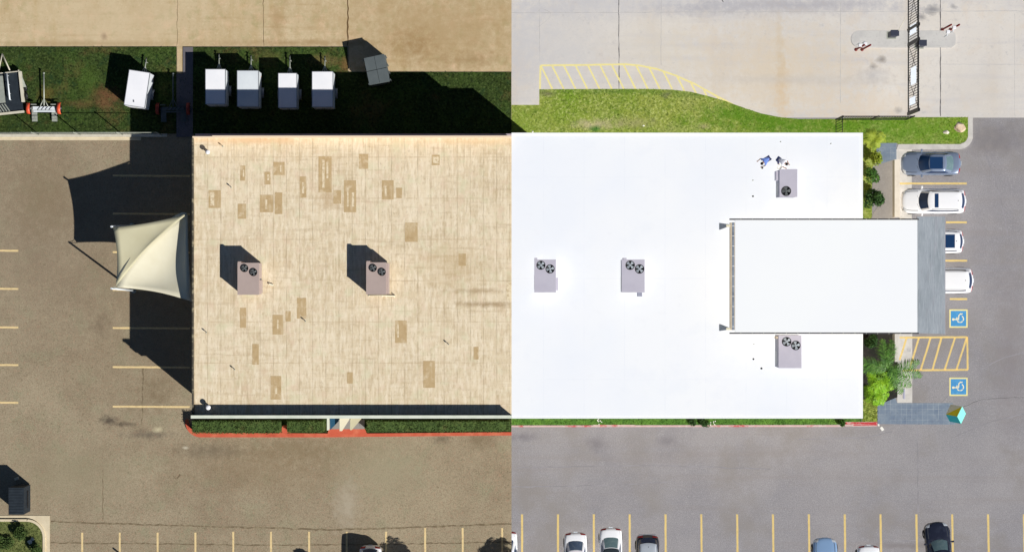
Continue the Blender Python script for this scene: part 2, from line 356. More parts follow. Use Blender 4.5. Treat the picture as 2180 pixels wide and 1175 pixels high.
BANNER = mat('banner_cloth', (246, 248, 252), rough=.9)
_nt = BANNER.node_tree; _tr = _nt.nodes.new('ShaderNodeBsdfTranslucent'); _tr.inputs[0].default_value = (.72, .77, .84, 1)
_ad = _nt.nodes.new('ShaderNodeMixShader'); _ad.inputs[0].default_value = .6
_nt.links.new(_nt.nodes['Principled BSDF'].outputs[0], _ad.inputs[1]); _nt.links.new(_tr.outputs[0], _ad.inputs[2]); _nt.links.new(_ad.outputs[0], _nt.nodes['Material Output'].inputs[0])

# ------------------------------------------------------------------ setting: ground, roads, grass
def pp(pts, z=0): return [P(x, y, z) for x, y in pts]
X0 = (1089 - CX) / S
def arc(cx, cy, r, a0, a1, n=8):
    return [(cx + r * math.cos(R(a0 + (a1 - a0) * i / n)), cy + r * math.sin(R(a0 + (a1 - a0) * i / n))) for i in range(n + 1)]

SIDE = 'L'
m = MB(); m.sheet([(-400, -300), (X0, -300), (X0, 300), (-400, 300)], 0)
# seams and cracks in the old asphalt
def crack(mb, pts, w, z, mi, jit=.04, step=.35):
    q = [P(x, y) for x, y in pts]; out = []
    for a, b in zip(q, q[1:]):
        n = max(1, int((b - a).length / step))
        out += [a.lerp(b, i / n) for i in range(n)]
    out.append(q[-1]); mb.strip(out, w, z, mi, jit)
crack(m, [(108, 1109), (300, 1116), (700, 1127), (880, 1122), (1089, 1114)], .13, .003, 1)
crack(m, [(108, 1155), (300, 1156), (560, 1160), (880, 1157), (1089, 1152)], .1, .003, 1)
crack(m, [(219, 1000), (219, 1106)], .06, .003, 1)
crack(m, [(305, 782), (302, 905)], .09, .003, 1)
crack(m, [(368, 1010), (375, 1020), (384, 1010)], .12, .003, 1)
m.build('ground', [A_L, CRK_A])['kind'] = 'structure'
m = MB()
m.sheet(pp([(-9000, -5000), (1089, -5000), (1089, 153), (742, 153), (742, 99), (-9000, 99)]), .008)
m.sheet(pp([(377, 99.5), (389, 99.5), (389, 157), (377, 157)]), .012)
crack(m, [(741, -40), (740, 98)], .1, .014, 1)
crack(m, [(560, -40), (562, 98)], .04, .014, 1)
crack(m, [(378, -40), (377, 98)], .03, .014, 1)
m.build('road', [C_L, CRK_L])['kind'] = 'structure'

def blades(mb, poly, n, z, h, rn):
    xs = [p.x for p in poly]; ys = [p.y for p in poly]
    def ins(x, y):
        c = False; j = len(poly) - 1
        for i in range(len(poly)):
            if (poly[i].y > y) != (poly[j].y > y) and x < (poly[j].x - poly[i].x) * (y - poly[i].y) / (poly[j].y - poly[i].y) + poly[i].x: c = not c
            j = i
        return c
    k = 0
    while k < n:
        x = rn.uniform(min(xs), max(xs)); y = rn.uniform(min(ys), max(ys))
        if not ins(x, y): continue
        k += 1
        a = rn.uniform(0, 6.28); w = rn.uniform(.02, .045); hh = h * rn.uniform(.5, 1.2); dx, dy = math.cos(a) * w, math.sin(a) * w
        b = rn.uniform(0, 6.28); lx, ly = math.cos(b) * hh * .8, math.sin(b) * hh * .8
        mb.mesh([(x - dx, y - dy, z), (x + dx, y + dy, z), (x + lx, y + ly, z + hh)], [(0, 1, 2)])

def grass(name, poly, mt, n, label, z0=.0, z1=.05, h=.07):
    mb = MB(); q = pp(poly); mb.prism(q, z0, z1, 0)
    blades(mb, q, n, z1, h, random.Random(len(poly) + n))
    o = mb.build(name, mt, cast=(SIDE == 'L')); o['kind'] = 'stuff'; o['label'] = label
    return o
grass('grass', [(-300, 100.5), (376, 100.5), (376, 158), (411.5, 158), (411.5, 101), (739, 101), (741, 154), (1088.5, 154), (1088.5, 330), (414, 330), (414, 285), (-300, 285)], G_L, 26000,
      'dull green grass strip with bare patches under the parked trailers')
# kerb along the grass, fence side
m = MB(); m.prism(pp([(-300, 285.5), (356, 285.5), (356, 292), (-300, 292)]), 0, .14)
m.prism(pp([(-300, 292.2), (300, 292.2), (300, 299), (-300, 299)]), 0, .02, 1)
m.build('kerb', [CURB_L, CURB_T])['kind'] = 'structure'
# shaded part of the paved walk, the shade put into its darker grey
m = MB(); m.prism(pp([(390, 101), (411, 101), (411, 292), (376, 292), (376, 158), (390, 158)]), .0, .07); m.build('path', mat('path_shaded_grey', (112, 108, 112), [((92, 90, 94), 1, 4, .4, .7, .6)]))['kind'] = 'structure'
# south planting strip
grass('grass', [(412, 880), (1088.5, 880), (1088.5, 918), (430, 922), (412, 912)], G_L, 2500, 'thin dark green planting strip along the tan building', 0, .06)
inner = [(401, 893), (401, 895)] + arc(428, 893, 27, 180, 92)[1:] + [(700, 922), (775, 922), (1089, 919)]
outer = [(395, 893), (395, 898)] + arc(428, 897, 33, 180, 92)[1:] + [(700, 930), (775, 929), (1089, 926)]
m = MB()
def band(mb, a, b, z0, z1, mi=0):
    for i in range(len(a) - 1):
        mb.prism(pp([a[i], a[i + 1], b[i + 1], b[i]]), z0, z1, mi)
band(m, outer, inner, 0, .14)
m.prism(pp([(603, 905), (612, 905), (620, 922), (594, 922)]), 0, .135)
m.prism(pp([(700, 913), (776, 911), (782, 922), (698, 922)]), 0, .135)
m.build('kerb', RED_L)['kind'] = 'structure'
# corner island bottom left
m = MB()
o1 = [(-300, 1097), (106, 1097), (106, 1300), (-300, 1300)]
m.prism(pp(o1), 0, .03)
ib = [(-300, 1109), (58, 1109)] + arc(58, 1143, 34, -90, 0) + [(92, 1300)]
ia = [(-300, 1104), (60, 1104)] + arc(58, 1143, 39, -90, 0) + [(97, 1300)]
band(m, ia, ib, .03, .15)
crack(m, [(-100, 1103), (58, 1103), (75, 1107)], .07, .034, 1)
m.build('kerb', [CURB_T, CRK_A])['kind'] = 'structure'
grass('grass', ib + [(-300, 1300)], mat('grass_olive', (104, 112, 62), [((140, 144, 90), 3, 4, .5, .7, .7), ((70, 82, 42), 2, 4, .45, .7, .7)], rough=1, bump=.6), 9000, 'olive grass on the corner island', .03, .08, .1)
# painted bay lines
m = MB()
def line(mb, a, b, w, z=.004, mi=0):
    A_, B_ = P(*a), P(*b); n = max(2, int((B_ - A_).length / .3))
    mb.strip([A_.lerp(B_, i / n) for i in range(n + 1)], w, z, mi, .006)
for y in (374, 455, 537, 617, 698, 781, 865): line(m, (240, y), (404, y + 1), .15)
for y in (534, 615, 697, 777, 857): line(m, (-60, y - 1), (39, y), .15)
for i, x in enumerate((175, 255, 335.5, 416, 496.5, 577, 658, 738, 822, 905, 985, 1069)):
    line(m, (x, 1131 + (2 if i < 4 else 0) - (8 if i > 8 else 0)), (x + (.5), 1300), .15)
m.build('bay_marking', YEL_L)['kind'] = 'structure'

SIDE = 'R'
m = MB(); m.sheet([(X0, -300), (400, -300), (400, 300), (X0, 300)], 0)
crack(m, [(2180, 845), (2090, 850), (1950, 905)], .03, .003, 1)
for a_, b_ in (((1203, 980), (1213, 992)), ((1245, 1038), (1272, 1052)), ((1315, 1021), (1330, 1033)), ((1558, 1020), (1575, 1032)), ((1163, 1055), (1170, 1066)), ((1470, 925), (1478, 931))): crack(m, [a_, b_], .05, .003, 2, .02, .15)
for pts in ([(1089, 1036), (1300, 1032), (1420, 1025)], [(1100, 995), (1400, 990), (1640, 998)], [(1953, 905), (1954, 1090)], [(2000, 860), (2060, 800), (2140, 760), (2180, 750)], [(2030, 930), (2100, 900), (2180, 880)], [(2100, 330), (2130, 420), (2150, 520)],
            [(1700, 935), (1850, 930), (1900, 918)], [(1920, 1150), (1990, 1148)]): crack(m, pts, .09, .003, 2, .04, .5)
m.build('ground', [A_R, CRK_D, mat('tyre_mark', (142, 139, 142), [((155, 152, 156), 1.2, 4, .42, .6, .95)], rough=1)])['kind'] = 'structure'
m = MB()
m.sheet(pp([(1089, -5000), (9000, -5000), (9000, 249), (2060, 251), (1560, 251), (1089, 251)]), .008)
for a, b, w, mi in (((1317, -30), (1318, 190), .07, 2), ((2002, -30), (2002, 248), .07, 2), ((1089, 28), (2180, 24), .04, 1), ((1148, -30), (1149, 130), .04, 1), ((1408, -30), (1407, 140), .04, 1),
                    ((1789, 0), (1789, 220), .04, 1), ((2160, 30), (2160, 248), .03, 1), ((2002, 137), (2180, 138), .03, 1)):
    crack(m, [a, b], w, .012, mi, .02)
crack(m, [(1140, 30), (1152, 18), (1172, 26), (1172, 38), (1158, 50), (1146, 58)], .03, .012, 1)
crack(m, [(1535, -5), (1540, 5)], .08, .012, 2)
m.build('road', [C_R, CRK_R, CRK_D])['kind'] = 'structure'
gN = [(1089, 224), (1148, 224), (1148, 191), (1200, 190.5), (1300, 190), (1380, 190), (1430, 191.5), (1470, 196), (1510, 206), (1545, 216), (1580, 229), (1620, 242), (1660, 250), (1700, 254), (1776, 254),
      (1800, 252), (1930, 250), (2060, 250), (2060, 292), (2055, 302), (2042, 307), (1912, 307), (1909, 305), (1866, 305), (1864, 345), (1856, 360), (1856, 470), (1700, 470), (1700, 330), (1089, 330)]
grass('grass', gN, G_R, 30000, 'bright green lawn strip north and east of the white-roofed building')
m = MB()
ci = [(2060, 250), (2060, 292)] + arc(2040, 288, 20, 10, 90)[0:] + [(1912, 308)]
co = [(2070, 250), (2070, 296)] + arc(2042, 290, 28, 10, 90)[0:] + [(1908, 319)]
band(m, co, ci, 0, .14)
ci2 = [(2074, 250), (2074, 300)]
m.build('kerb', CURB_R)['kind'] = 'structure'
# concrete apron strip in front of the bays and low landing
m = MB()
m.prism(pp([(1908, 319), (1941, 319), (1941, 470), (1915, 470), (1915, 341), (1908, 341)]), 0, .02)
m.prism(pp([(1912, 708), (1942, 708), (1942, 857), (1910, 857)]), 0, .02)
m.build('pavement', CURB_R)['kind'] = 'structure'
m = MB()
m.prism(pp([(1866, 305), (1908, 305), (1908, 345), (1880, 347), (1865, 353)]), 0, .07)
m.prism(pp([(1868, 860), (1905, 845), (1910, 857.5), (2028, 857.5), (2034, 903), (1868, 902)]), 0, .07)
m.build('path', TILE)['kind'] = 'structure'
rp = [(1904, 340), (1885, 346), (1860, 357), (1857, 380), (1858, 410), (1868, 440), (1860, 452), (1852, 470), (1904, 470)]
m = MB(); m.prism(pp(rp), 0, .1); m.build('pavement', WALL_SLAB)['kind'] = 'structure'  # slab stands in for a tall wall's face, laid flat to stay sunlit
m = MB(); m.prism(pp([(1836, 700), (1911, 700), (1910, 845), (1868, 862), (1836, 862)]), 0, .08); m.build('planting_bed', SOIL)['kind'] = 'structure'
grass('grass', [(1835, 850), (1867, 850), (1867, 897), (1835, 897)], G_R, 2600, 'short green grass at the corner by the slate paving', 0, .09)
grass('grass', [(1089, 880), (1834, 880), (1834, 903), (1089, 904.5)], mat('grass_strip', (84, 126, 50), [((110, 150, 62), .8, 5, .45, .65, .8), ((56, 92, 36), 3, 4, .5, .7, .7)], rough=1, bump=.6), 9000, 'narrow green planting strip below the white roof edge', 0, .07, .09)
m = MB()
m.prism(pp([(1089, 905), (1795, 904), (1795, 908), (1089, 908.5)]), 0, .12)
m.prism(pp([(1795, 897.5), (1867, 897.5), (1867, 907), (1795, 907)]), 0, .125)
m.prism(pp([(1262, 903.5), (1352, 903.5), (1352, 905.2), (1262, 905.2)]), 0, .121)
m.build('kerb', RED_F)['kind'] = 'structure'
m = MB(); m.strip([P(1797, 900), P(1830, 900), P(1866, 900.5)], .14, .128, 0, .02); m.strip([P(1815, 904), P(1866, 904)], .1, .128, 0, .02); m.build('kerb_paint', mat('red_paint_chipped', (196, 62, 66), [((220, 170, 166), 2.2, 4, .5, .6, .9)], rough=.8))['kind'] = 'structure'
# bay lines, hatched zones
m = MB()
for y in (391, 473.5): line(m, (1915 if y < 400 else 2014, y), (2058, y), .15, .024)
for y in (555, 636.5): line(m, (1990 if y < 600 else 2022, y), (2059, y), .15)
for i in range(15):
    x = 1111.5 + 76.3 * i
    line(m, (x, 1094), (x + (x - 1090) * .004, 1300), .16)
def hatch(mb, a, b): line(mb, a, b, .15, .025)
hatch(m, (1915, 718.5), (2059, 717.5)); hatch(m, (1922, 788), (2060, 787)); hatch(m, (2059, 717), (2060, 787))
for xb, xt in ((1915, 1930), (1936, 1956), (1960, 1981), (1985, 2004), (2011, 2033), (2036, 2058)):
    hatch(m, (xb, 787 if xb > 1920 else 766), (xt, 719))
curve = [(1150.5, 140), (1250, 139), (1330, 137.5), (1360, 140), (1400, 148), (1440, 162), (1480, 180), (1520, 202), (1560, 223)]
for a, b in zip(curve, curve[1:]): line(m, a, b, .14, .013, 1)
line(m, (1150.5, 140), (1149.5, 190), .14, .013, 1)
def cy_at(x):
    for a, b in zip(curve, curve[1:]):
        if a[0] <= x <= b[0]: return a[1] + (b[1] - a[1]) * (x - a[0]) / (b[0] - a[0])
for x, ln in ((1151, 190), (1175, 190), (1200, 190), (1225, 190), (1251, 190), (1277, 190), (1302, 190), (1327, 190), (1354, 190), (1382, 190), (1412, 190.5), (1441, 195), (1470, 200), (1497, 205), (1526, 212)):
    y0 = cy_at(x); line(m, (x, y0), (x + (ln - y0) * .5, ln), .13, .014, 1)
m.build('bay_marking', [YEL_R, YEL_P])['kind'] = 'structure'

def symbol(px, py, label):
    c = P(px, py); e = empty('accessible_parking_symbol', c, label, 'painted symbol', group='accessible bay symbols')
    w = 1.44
    b = MB(); b.box((0, 0, .004), (w, w, .003)); b.build('symbol_border', YEL_P, e)
    b = MB(); b.box((0, 0, .007), (w - .22, w - .22, .003)); b.build('symbol_field', mat('paint_blue', (70, 148, 204), [((96, 172, 222), 4, 4, .5, .7, .6)], rough=.7), e)
    b = MB(); z = .0105; k = 1 / 31.0
    # figure seen turned: head to the west
    def q(x, y): return Vector(((x) * k, (y) * k))
    b.sheet([q(-13 + 3 * math.cos(t), -2 + 3 * math.sin(t)) for t in [i * .52 for i in range(12)]], z)
    b.strip([q(-10.5, -2), q(1, -2)], 2.6 * k, z)
    b.strip([q(0, -3), q(1.0, 8), q(6, 12.5)], 2.6 * k, z + .0008)
    b.strip([q(5.2, 10), q(10, 12)], 2.4 * k, z + .0016)
    for a0, a1 in ((150, 205), (215, 262), (272, 318), (328, 420)):
        b.strip([q(4 + 8.2 * math.cos(R(a)), -1 + 8.2 * math.sin(R(a))) for a in range(a0, a1 + 1, 9)], 2.6 * k, z + .0024)
    b.build('wheelchair_figure', mat('paint_cream', (240, 232, 196), rough=.8), e)
symbol(2040.5, 678, 'blue wheelchair bay symbol directly below the grey shingle canopy end')
symbol(2040.5, 823, 'blue wheelchair bay symbol close to the slate paving and coloured cube')

# gate island
isl = arc(1829, 84, 17.5, 90, 270, 10) + [(2025, 66.5)] + [(2033, 73), (2034, 84), (2033, 95), (2025, 101.5)]
m = MB(); m.prism(pp(isl), .008, .13); m.build('traffic_island', mat('island_concrete', (206, 204, 200), [((188, 186, 184), .8, 5, .45, .7, .7), ((174, 172, 170), 6, 4, .55, .75, .5)], rough=.95), cast=False)['kind'] = 'structure'
m = MB(); q = pp(isl); m.strip(q + [q[0]], .07, .011)
m.build('island_joint', CRK_R, cast=False)['kind'] = 'structure'

# ------------------------------------------------------------------ buildings
ZR, ZC = 5.75, 6.6
SIDE = 'L'
bl = empty('commercial_building', P(750, 590), 'long flat-roofed building with weathered tan membrane roof and many darker patches', 'building')
bl.location = (0, 0, 0)
x0, x1 = P(412, 0, ZR).x, X0 - .003
yt, yb = P(0, 294, ZR).y, P(0, 884, ZC).y
xw_ = x1 + 2.4; m = MB(); m.box(((x0 + xw_) / 2 + .05, (yt + yb) / 2, ZR / 2 - .1), (xw_ - x0 - .1, yt - yb - .1, ZR - .2 - .2)); m.build('wall', STUCCO_L, bl)  # wall runs on unseen under the white roof, added for its shadow
m = MB(); m.sheet([(x0, yb), (x1, yb), (x1, yt), (x0, yt)], ZR)
m.prism([(x0, yb), (x1, yb), (x1, yt), (x0, yt)], ZR - .3, ZR - .01, 0)
# square repair sheets welded on the membrane
patches = [(511, 353, 522, 385), (563, 366, 576, 393), (582, 345, 606, 373), (638, 376, 652, 421), (678, 333, 706, 410), (553, 415, 581, 452), (585, 410, 601, 456), (506, 434, 524, 466),
           (444, 405, 470, 443), (710, 405, 726, 434), (732, 384, 758, 452), (813, 384, 838, 425), (843, 400, 856, 422), (862, 474, 889, 515), (764, 328, 784, 360), (511, 655, 524, 698),
           (580, 670, 603, 712), (608, 662, 619, 684), (632, 634, 652, 678), (537, 732, 551, 776), (576, 800, 599, 850), (739, 792, 751, 816), (841, 682, 866, 730), (901, 768, 926, 825),
           (1008, 738, 1019, 765), (976, 540, 992, 566), (919, 330, 936, 352)]
for i, (a, b, c, d) in enumerate(patches):
    m.sheet([P(a, b, ZR), P(c, b, ZR), P(c, d, ZR), P(a, d, ZR)], ZR + .004 + .0003 * (i % 3), 1)
for a, b, c, d in ((517, 362, 520, 377), (569, 372, 573, 384), (643, 388, 647, 412), (686, 340, 691, 400), (565, 425, 569, 445), (596, 352, 599, 366), (739, 400, 742, 440), (819, 396, 823, 418), (586, 826, 590, 838),
                   (749, 410, 754, 440), (695, 345, 699, 380), (846, 690, 849, 718), (590, 680, 593, 700), (1078, 600, 1089, 640), (922, 334, 934, 348), (448, 410, 456, 438)):
    m.sheet([P(a, b, ZR), P(c, b, ZR), P(c, d, ZR), P(a, d, ZR)], ZR + .007, 2)
m.build('roof', [ROOF_L, PATCH, PATCH2], bl)
m = MB()   # parapet on the south side: dark inner face, pale coping
ys0 = P(0, 890, ZC).y
m.box(((x0 + x1) / 2, (yb + ys0) / 2 + .01, (ZR + ZC) / 2 - .3), (x1 - x0, abs(yb - ys0) - .06, ZC - ZR + .5))
m.build('parapet', PAR_IN, bl)
m = MB(); m.box(((x0 + x1) / 2, (yb + ys0) / 2, ZC + .02), (x1 - x0 + .06, abs(yb - ys0) + .02, .06)); m.build('parapet_coping', COPING_L, bl)
m = MB()
xe = P(406, 0, ZR + .3).x
m.box((xe + .14, (yt + ys0) / 2, ZR + .05), (.1, yt - ys0, .5)); m.build('edge_rail', mat('edge_strip_dark', (70, 66, 58), [((180, 170, 140), (1, 3, 1), 4, .5, .7, .7)], rough=.7), bl)
m = MB()   # north edge, its upper piece added to lengthen the cast shadow
m.box(((x0 + x1) / 2, yt + .04, ZR + .1), (x1 - x0, .1, .62)); m.box(((x0 + x1) / 2 + .8, yt + .04, ZR + .74), (x1 - x0 - 1.6, .098, .66)); m.build('north_edge', mat('edge_cream', (236, 214, 186), rough=.8), bl)
m = MB(); yg = P(0, 285, ZR - .6).y  # made-up ledge standing in for the shaded concrete strip on the ground
m.box(((x0 + x1) / 2, (yt + .1 + yg) / 2, ZR - .75), (x1 - x0, yg - yt - .1, .25)); m.build('north_ledge', LEDGE, bl)
for xx in (-20, -13.5, -7):
    m = MB(); m.box((xx, ys0 + .12, 2.2), (1.8, .12, 1.2)); w = m.build('window', TRIM, bl)
    g = MB(); g.box((xx, ys0 + .05, 2.2), (1.6, .06, 1.0)); g.build('pane', GLASS, w)

def vent(px, py, r, h, mt, label, cap=True):
    c = P(px, py, ZR + h); c.z = ZR
    e = empty('roof_vent', c, label, 'roof vent', group='small vents on the roof')
    b = MB(); b.tube((0, 0, 0), (0, 0, h), r * .6, 10); b.build('pipe', STEEL, e)
    b = MB(); b.lathe((0, 0, h), [(0.001, .10), (r * .6, .09), (r, .03), (r, -.05), (r * .6, -.06)], 14); b.build('cap', mt, e)
    return e
vent(442, 324, .17, .5, WHITE, 'white domed roof vent near the north-west corner of the tan roof')
vent(443, 867, .19, .5, WHITE, 'white domed roof vent beside the south parapet of the tan roof')
for px, py, lb in ((474, 312, 'tiny pipe vent on the tan roof, right of the north-west dome vent'), (492, 399, 'tiny pipe vent on the tan roof left of the upper patches'),
                   (439, 708, 'tiny pipe vent near the west edge of the tan roof'), (499, 787, 'tiny pipe vent on the lower part of the tan roof'),
                   (650, 684, 'tiny pipe vent below the tall middle patch'), (955, 733, 'tiny pipe vent right of the lower right patches')):
    vent(px, py, .05, .3, STEEL, lb)

def hvac(px0, py0, px1, py1, h, fans, body, sidem, blade, label, zr=ZR, extras=(), fr=.29):
    a, b_ = P(px0, py0, zr + h), P(px1, py1, zr + h)
    c = (a + b_) / 2; e = empty('rooftop_air_conditioner', (c.x, c.y, zr), label, 'air conditioner', group='rooftop air conditioners')
    w, d = abs(b_.x - a.x), abs(a.y - b_.y)
    b = MB()
    b.box((0, 0, .12 + (h - .17) / 2), (w, d, h - .17), mi=0)
    bo = b.build('housing', sidem, e, bevel=.015)
    b = MB(); b.box((0, 0, h - .03), (w + .04, d + .04, .05)); b.build('top_panel', body, e, bevel=.01)
    b = MB(); b.box((0, 0, .06), (w - .08, d - .08, .12)); b.build('base_curb', STEEL, e)
    for sx in (-1, 1):
        b = MB()
        for k in range(9): b.box((sx * (w / 2 + .008), -d * .2, .3 + k * .1), (.016, d * .42, .035))
        b.build('louver', TRIM, e)
    for fx, fy in fans:
        p = P(fx, fy, zr + h); p = Vector((p.x - c.x, p.y - c.y, h))
        b = MB(); b.lathe(p, [(fr, -.004), (fr, .05), (fr - .03, .05), (fr - .03, .0), (.001, .0)], 24); f = b.build('fan', DARK, e)
        b = MB(); t0_ = rnd.uniform(0, 1); star = []
        for k in range(4):
            t = k * math.pi / 2 + t0_
            for dt, rr, zz in ((-.5, .08, .03), (-.42, fr - .06, .014), (0, fr - .045, .025), (.42, fr - .06, .038), (.5, .08, .034)):
                star.append(p + Vector((math.cos(t + dt) * rr, math.sin(t + dt) * rr, zz)))
        cc_ = p + Vector((0, 0, .05)); b.mesh([cc_] + star, [(0, 1 + i_, 1 + (i_ + 1) % len(star)) for i_ in range(len(star))]); b.build('rotor', blade, f)
    for (ex0, ey0, ex1, ey1, z0, z1, mt, nm) in extras:
        aa, bb = P(ex0, ey0, zr + z1), P(ex1, ey1, zr + z1)
        b = MB(); b.box(((aa.x + bb.x) / 2 - c.x, (aa.y + bb.y) / 2 - c.y, (z0 + z1) / 2), (abs(bb.x - aa.x), abs(bb.y - aa.y), z1 - z0)); b.build(nm, mt, e, bevel=.01)
    return e
hvac(506, 560, 551, 627, 1.6, [(520.5, 571), (539.5, 579.5)], AC_L, AC_L, BLADE, 'taupe two-fan rooftop unit nearest the west edge of the tan roof', extras=[(551, 596, 555, 624, .2, 1.2, AC_L, 'side_duct'), (506, 556.5, 513, 560, .2, 1.6, AC_L, 'flue')])
hvac(780, 559, 822, 626, 1.6, [(794, 570.5), (813, 579)], AC_L, AC_L, BLADE, 'taupe two-fan rooftop unit on the middle of the tan roof', extras=[(822, 560, 827, 626, .2, 1.3, AC_L, 'side_duct'), (780, 555.5, 788, 559, .2, 1.6, AC_L, 'flue')])
m = MB(); c = P(476, 571, ZR)
m.lathe(c, [(0.001, .02), (.15, .02), (.16, 0)], 16); m.tube(c + Vector((.9, -.74, 0)), c + Vector((.9, -.74, .05)), .02)
m = MB(); c = P(578, 606, ZR); m.box(c + Vector((0, 0, .12)), (.34, .12, .1), -.3); m.tube(c, c + Vector((0, 0, .1)), .03); tag(m.build('pipe_support', CREAM2), 'small pale pipe support lying right of the west rooftop unit', 'pipe support')
m = MB(); a, b = P(786, 628, ZR), P(842, 630, ZR); m.tube(a + Vector((0, 0, .1)), b + Vector((0, 0, .1)), .04); m.tube(b, b + Vector((0, 0, .3)), .03)
for t in (0, .5, .95): q = a.lerp(b, t); m.box(q + Vector((0, 0, .03)), (.1, .2, .06))
tag(m.build('condensate_pipe', CREAM2), 'thin pale pipe along the foot of the middle rooftop unit', 'pipe')

# --- white-roofed building
SIDE = 'R'
ZW = 5.9
br = empty('commercial_building', (0, 0, 0), 'flat-roofed building with freshly coated bright white roof and raised front section', 'building')
xr0, xr1 = X0 + .003, P(1837, 0, ZW).x
yrt, yrb = P(0, 283, ZW).y, P(0, 890.5, ZW).y
m = MB(); m.box(((xr0 + xr1) / 2, (yrt + yrb) / 2, ZW / 2 - .1), (xr1 - xr0 - .1, yrt - yrb - .1, ZW - .3)); m.build('wall', STUCCO_R, br)
m = MB(); m.sheet([(xr0, yrb + .12), (xr1 - .15, yrb + .12), (xr1 - .15, yrt - .12), (xr0, yrt - .12)], ZW - .06)
m.prism([(xr0, yrb + .01), (xr1 - .01, yrb + .01), (xr1 - .01, yrt - .01), (xr0, yrt - .01)], ZW - .3, ZW - .07, 0); m.build('roof', ROOF_R, br)
m = MB()
m.box(((xr0 + xr1) / 2, yrt - .06, ZW - .07), (xr1 - xr0, .12, .16)); m.box(((xr0 + xr1) / 2, yrb + .06, ZW - .07), (xr1 - xr0, .12, .16))
m.box((xr1 - .075, (yrt + yrb) / 2, ZW - .07), (.15, yrt - yrb - .24, .16)); m.build('roof_edge', ROOF_R2, br)
for yy in (-8.5, -3, 6):
    m = MB(); m.box((xr1 - .02, yy, 2.0), (.1, 1.8, 1.6)); w = m.build('window', TRIM, br)
    g = MB(); g.box((xr1 + .04, yy, 2.0), (.05, 1.6, 1.4)); g.build('pane', GLASS, w)
ZP = 9.4
px0, px1 = P(1565, 0, ZP).x, P(1953, 0, ZP).x
py0, py1 = P(0, 466, ZP).y, P(0, 710, ZP).y
ZW2 = ZW - .055
pent = None
xb = P(1556, 0, ZW).x
m = MB(); m.box(((px0 + px1) / 2 + .1, (py0 + py1) / 2, (ZW2 + ZP) / 2), (px1 - px0 - .5, py0 - py1 - .5, ZP - ZW2 - .3)); pent = m.build('penthouse', STUCCO_R, br)
# the front part stands on the ground beyond the main wall
m = MB(); xf = P(1905, 0, 4).x
m.box(((xr1 + xf) / 2, (py0 + py1) / 2, 3.0), (xf - xr1, py0 - py1 - .8, 6.0)); m.build('entrance_block', STUCCO_R, br)
m = MB(); m.box(((px0 + px1) / 2, (py0 + py1) / 2, ZP - .08), (px1 - px0, py0 - py1 - .12, .16)); m.build('penthouse_roof', ROOF_R2, pent)
for yy in (py0 - .03, py1 + .03):
    m = MB(); m.box(((px0 + px1) / 2 - .15, yy, ZP - .06), (px1 - px0 + .5, .1, .22)); m.build('edge_trim', EDGE_D, pent)
m = MB(); nt = 16
for yy in (py0 - .03, py1 + .03):
    for k in range(nt):
        m.box((px0 + (px1 - px0) * (k + .5) / nt, yy, ZP + .055), (.03, .12, .02))
m.build('trim_clips', STEEL, pent)
m = MB(); m.box((px0 - .09, (py0 + py1) / 2, ZP - .42), (.15, py0 - py1 - .5, .2)); g = m.build('penthouse_gutter', SLATE, pent)
m = MB()
for k in range(11): m.box((px0 - .09, py1 + .5 + (py0 - py1 - 1) * k / 10, ZP - .31), (.17, .03, .02))
m.build('gutter_strap', WHITE, g) if False else m.build('gutter_straps', WHITE, pent)
m = MB(); m.box((px0 - .04, (py0 + py1) / 2, ZP - 1.0), (.42, py0 - py1 - .5, .5)); m.build('wall_beam', TANB, pent)
m = MB()
for py_ in (481, 700):
    q = P(1549, py_, ZP - .9); m = MB(); m.box((q.x + .15, q.y, ZP - .9), (.5, .16, .16)); m.build('beam_end', CREAM2, pent)
for py_ in (482, 697):
    a = P(1531, py_, ZW); mm = MB()
    q0 = Vector((a.x, a.y + .26, ZW2)); q1 = Vector((a.x, a.y - .26, ZW2)); t0 = Vector((px0 - .32, a.y + .08, ZP - 1.0)); t1 = Vector((px0 - .32, a.y - .08, ZP - 1.0))
    th = Vector((.1, 0, -.0)); up = Vector((0, 0, .14))
    mm.mesh([q0, q1, t1, t0, q0 + th, q1 + th, t1 - up, t0 - up], [(0, 1, 2, 3), (7, 6, 5, 4), (0, 4, 5, 1), (3, 2, 6, 7), (0, 3, 7, 4), (1, 5, 6, 2)])
    mm.build('roof_brace', mat('brace_grey', (150, 156, 162), [((120, 126, 132), 5, 4, .45, .7, .7)], rough=.7), br)
# shingled slope falling over the parking bays
zs1 = 6.6
xs0, xs1 = px1, P(2012, 0, zs1).x
sy0, sy1 = P(0, 461, 8).y, P(0, 710, 8).y
m = MB(); th = .16
yo0 = P(0, 461.5, ZP).y; yo1 = P(0, 709, ZP).y
A = [Vector((xs0, yo1, ZP - .07)), Vector((xs1, P(0, 711, zs1).y, zs1)), Vector((xs1, P(0, 461, zs1).y, zs1)), Vector((xs0, yo0, ZP - .07))]
B = [v - Vector((0, 0, th)) for v in A]
m.mesh(A + B, [(0, 1, 2, 3), (7, 6, 5, 4), (0, 4, 5, 1), (1, 5, 6, 2), (2, 6, 7, 3), (3, 7, 4, 0)]); m.build('shingle_slope', SHING, br)
m = MB(); m.box((xs1 - .03, (A[1].y + A[2].y) / 2, zs1 - .12), (.12, A[2].y - A[1].y + .02, .2)); m.build('slope_fascia', mat('fascia_grey', (166, 160, 168), rough=.6), br)
for yy in (A[1].y + .35, A[2].y - .35):
    m = MB(); m.box((xf - .2, yy, 3.6), (.4, .4, 7.2)); m.build('canopy_column', STUCCO_R, br)
def rvent(px, py, label, r=.07):
    global ZR
    s_ = ZR; ZR = ZW2; e = vent(px, py, r, .28, DARK if r > .06 else STEEL, label); ZR = s_
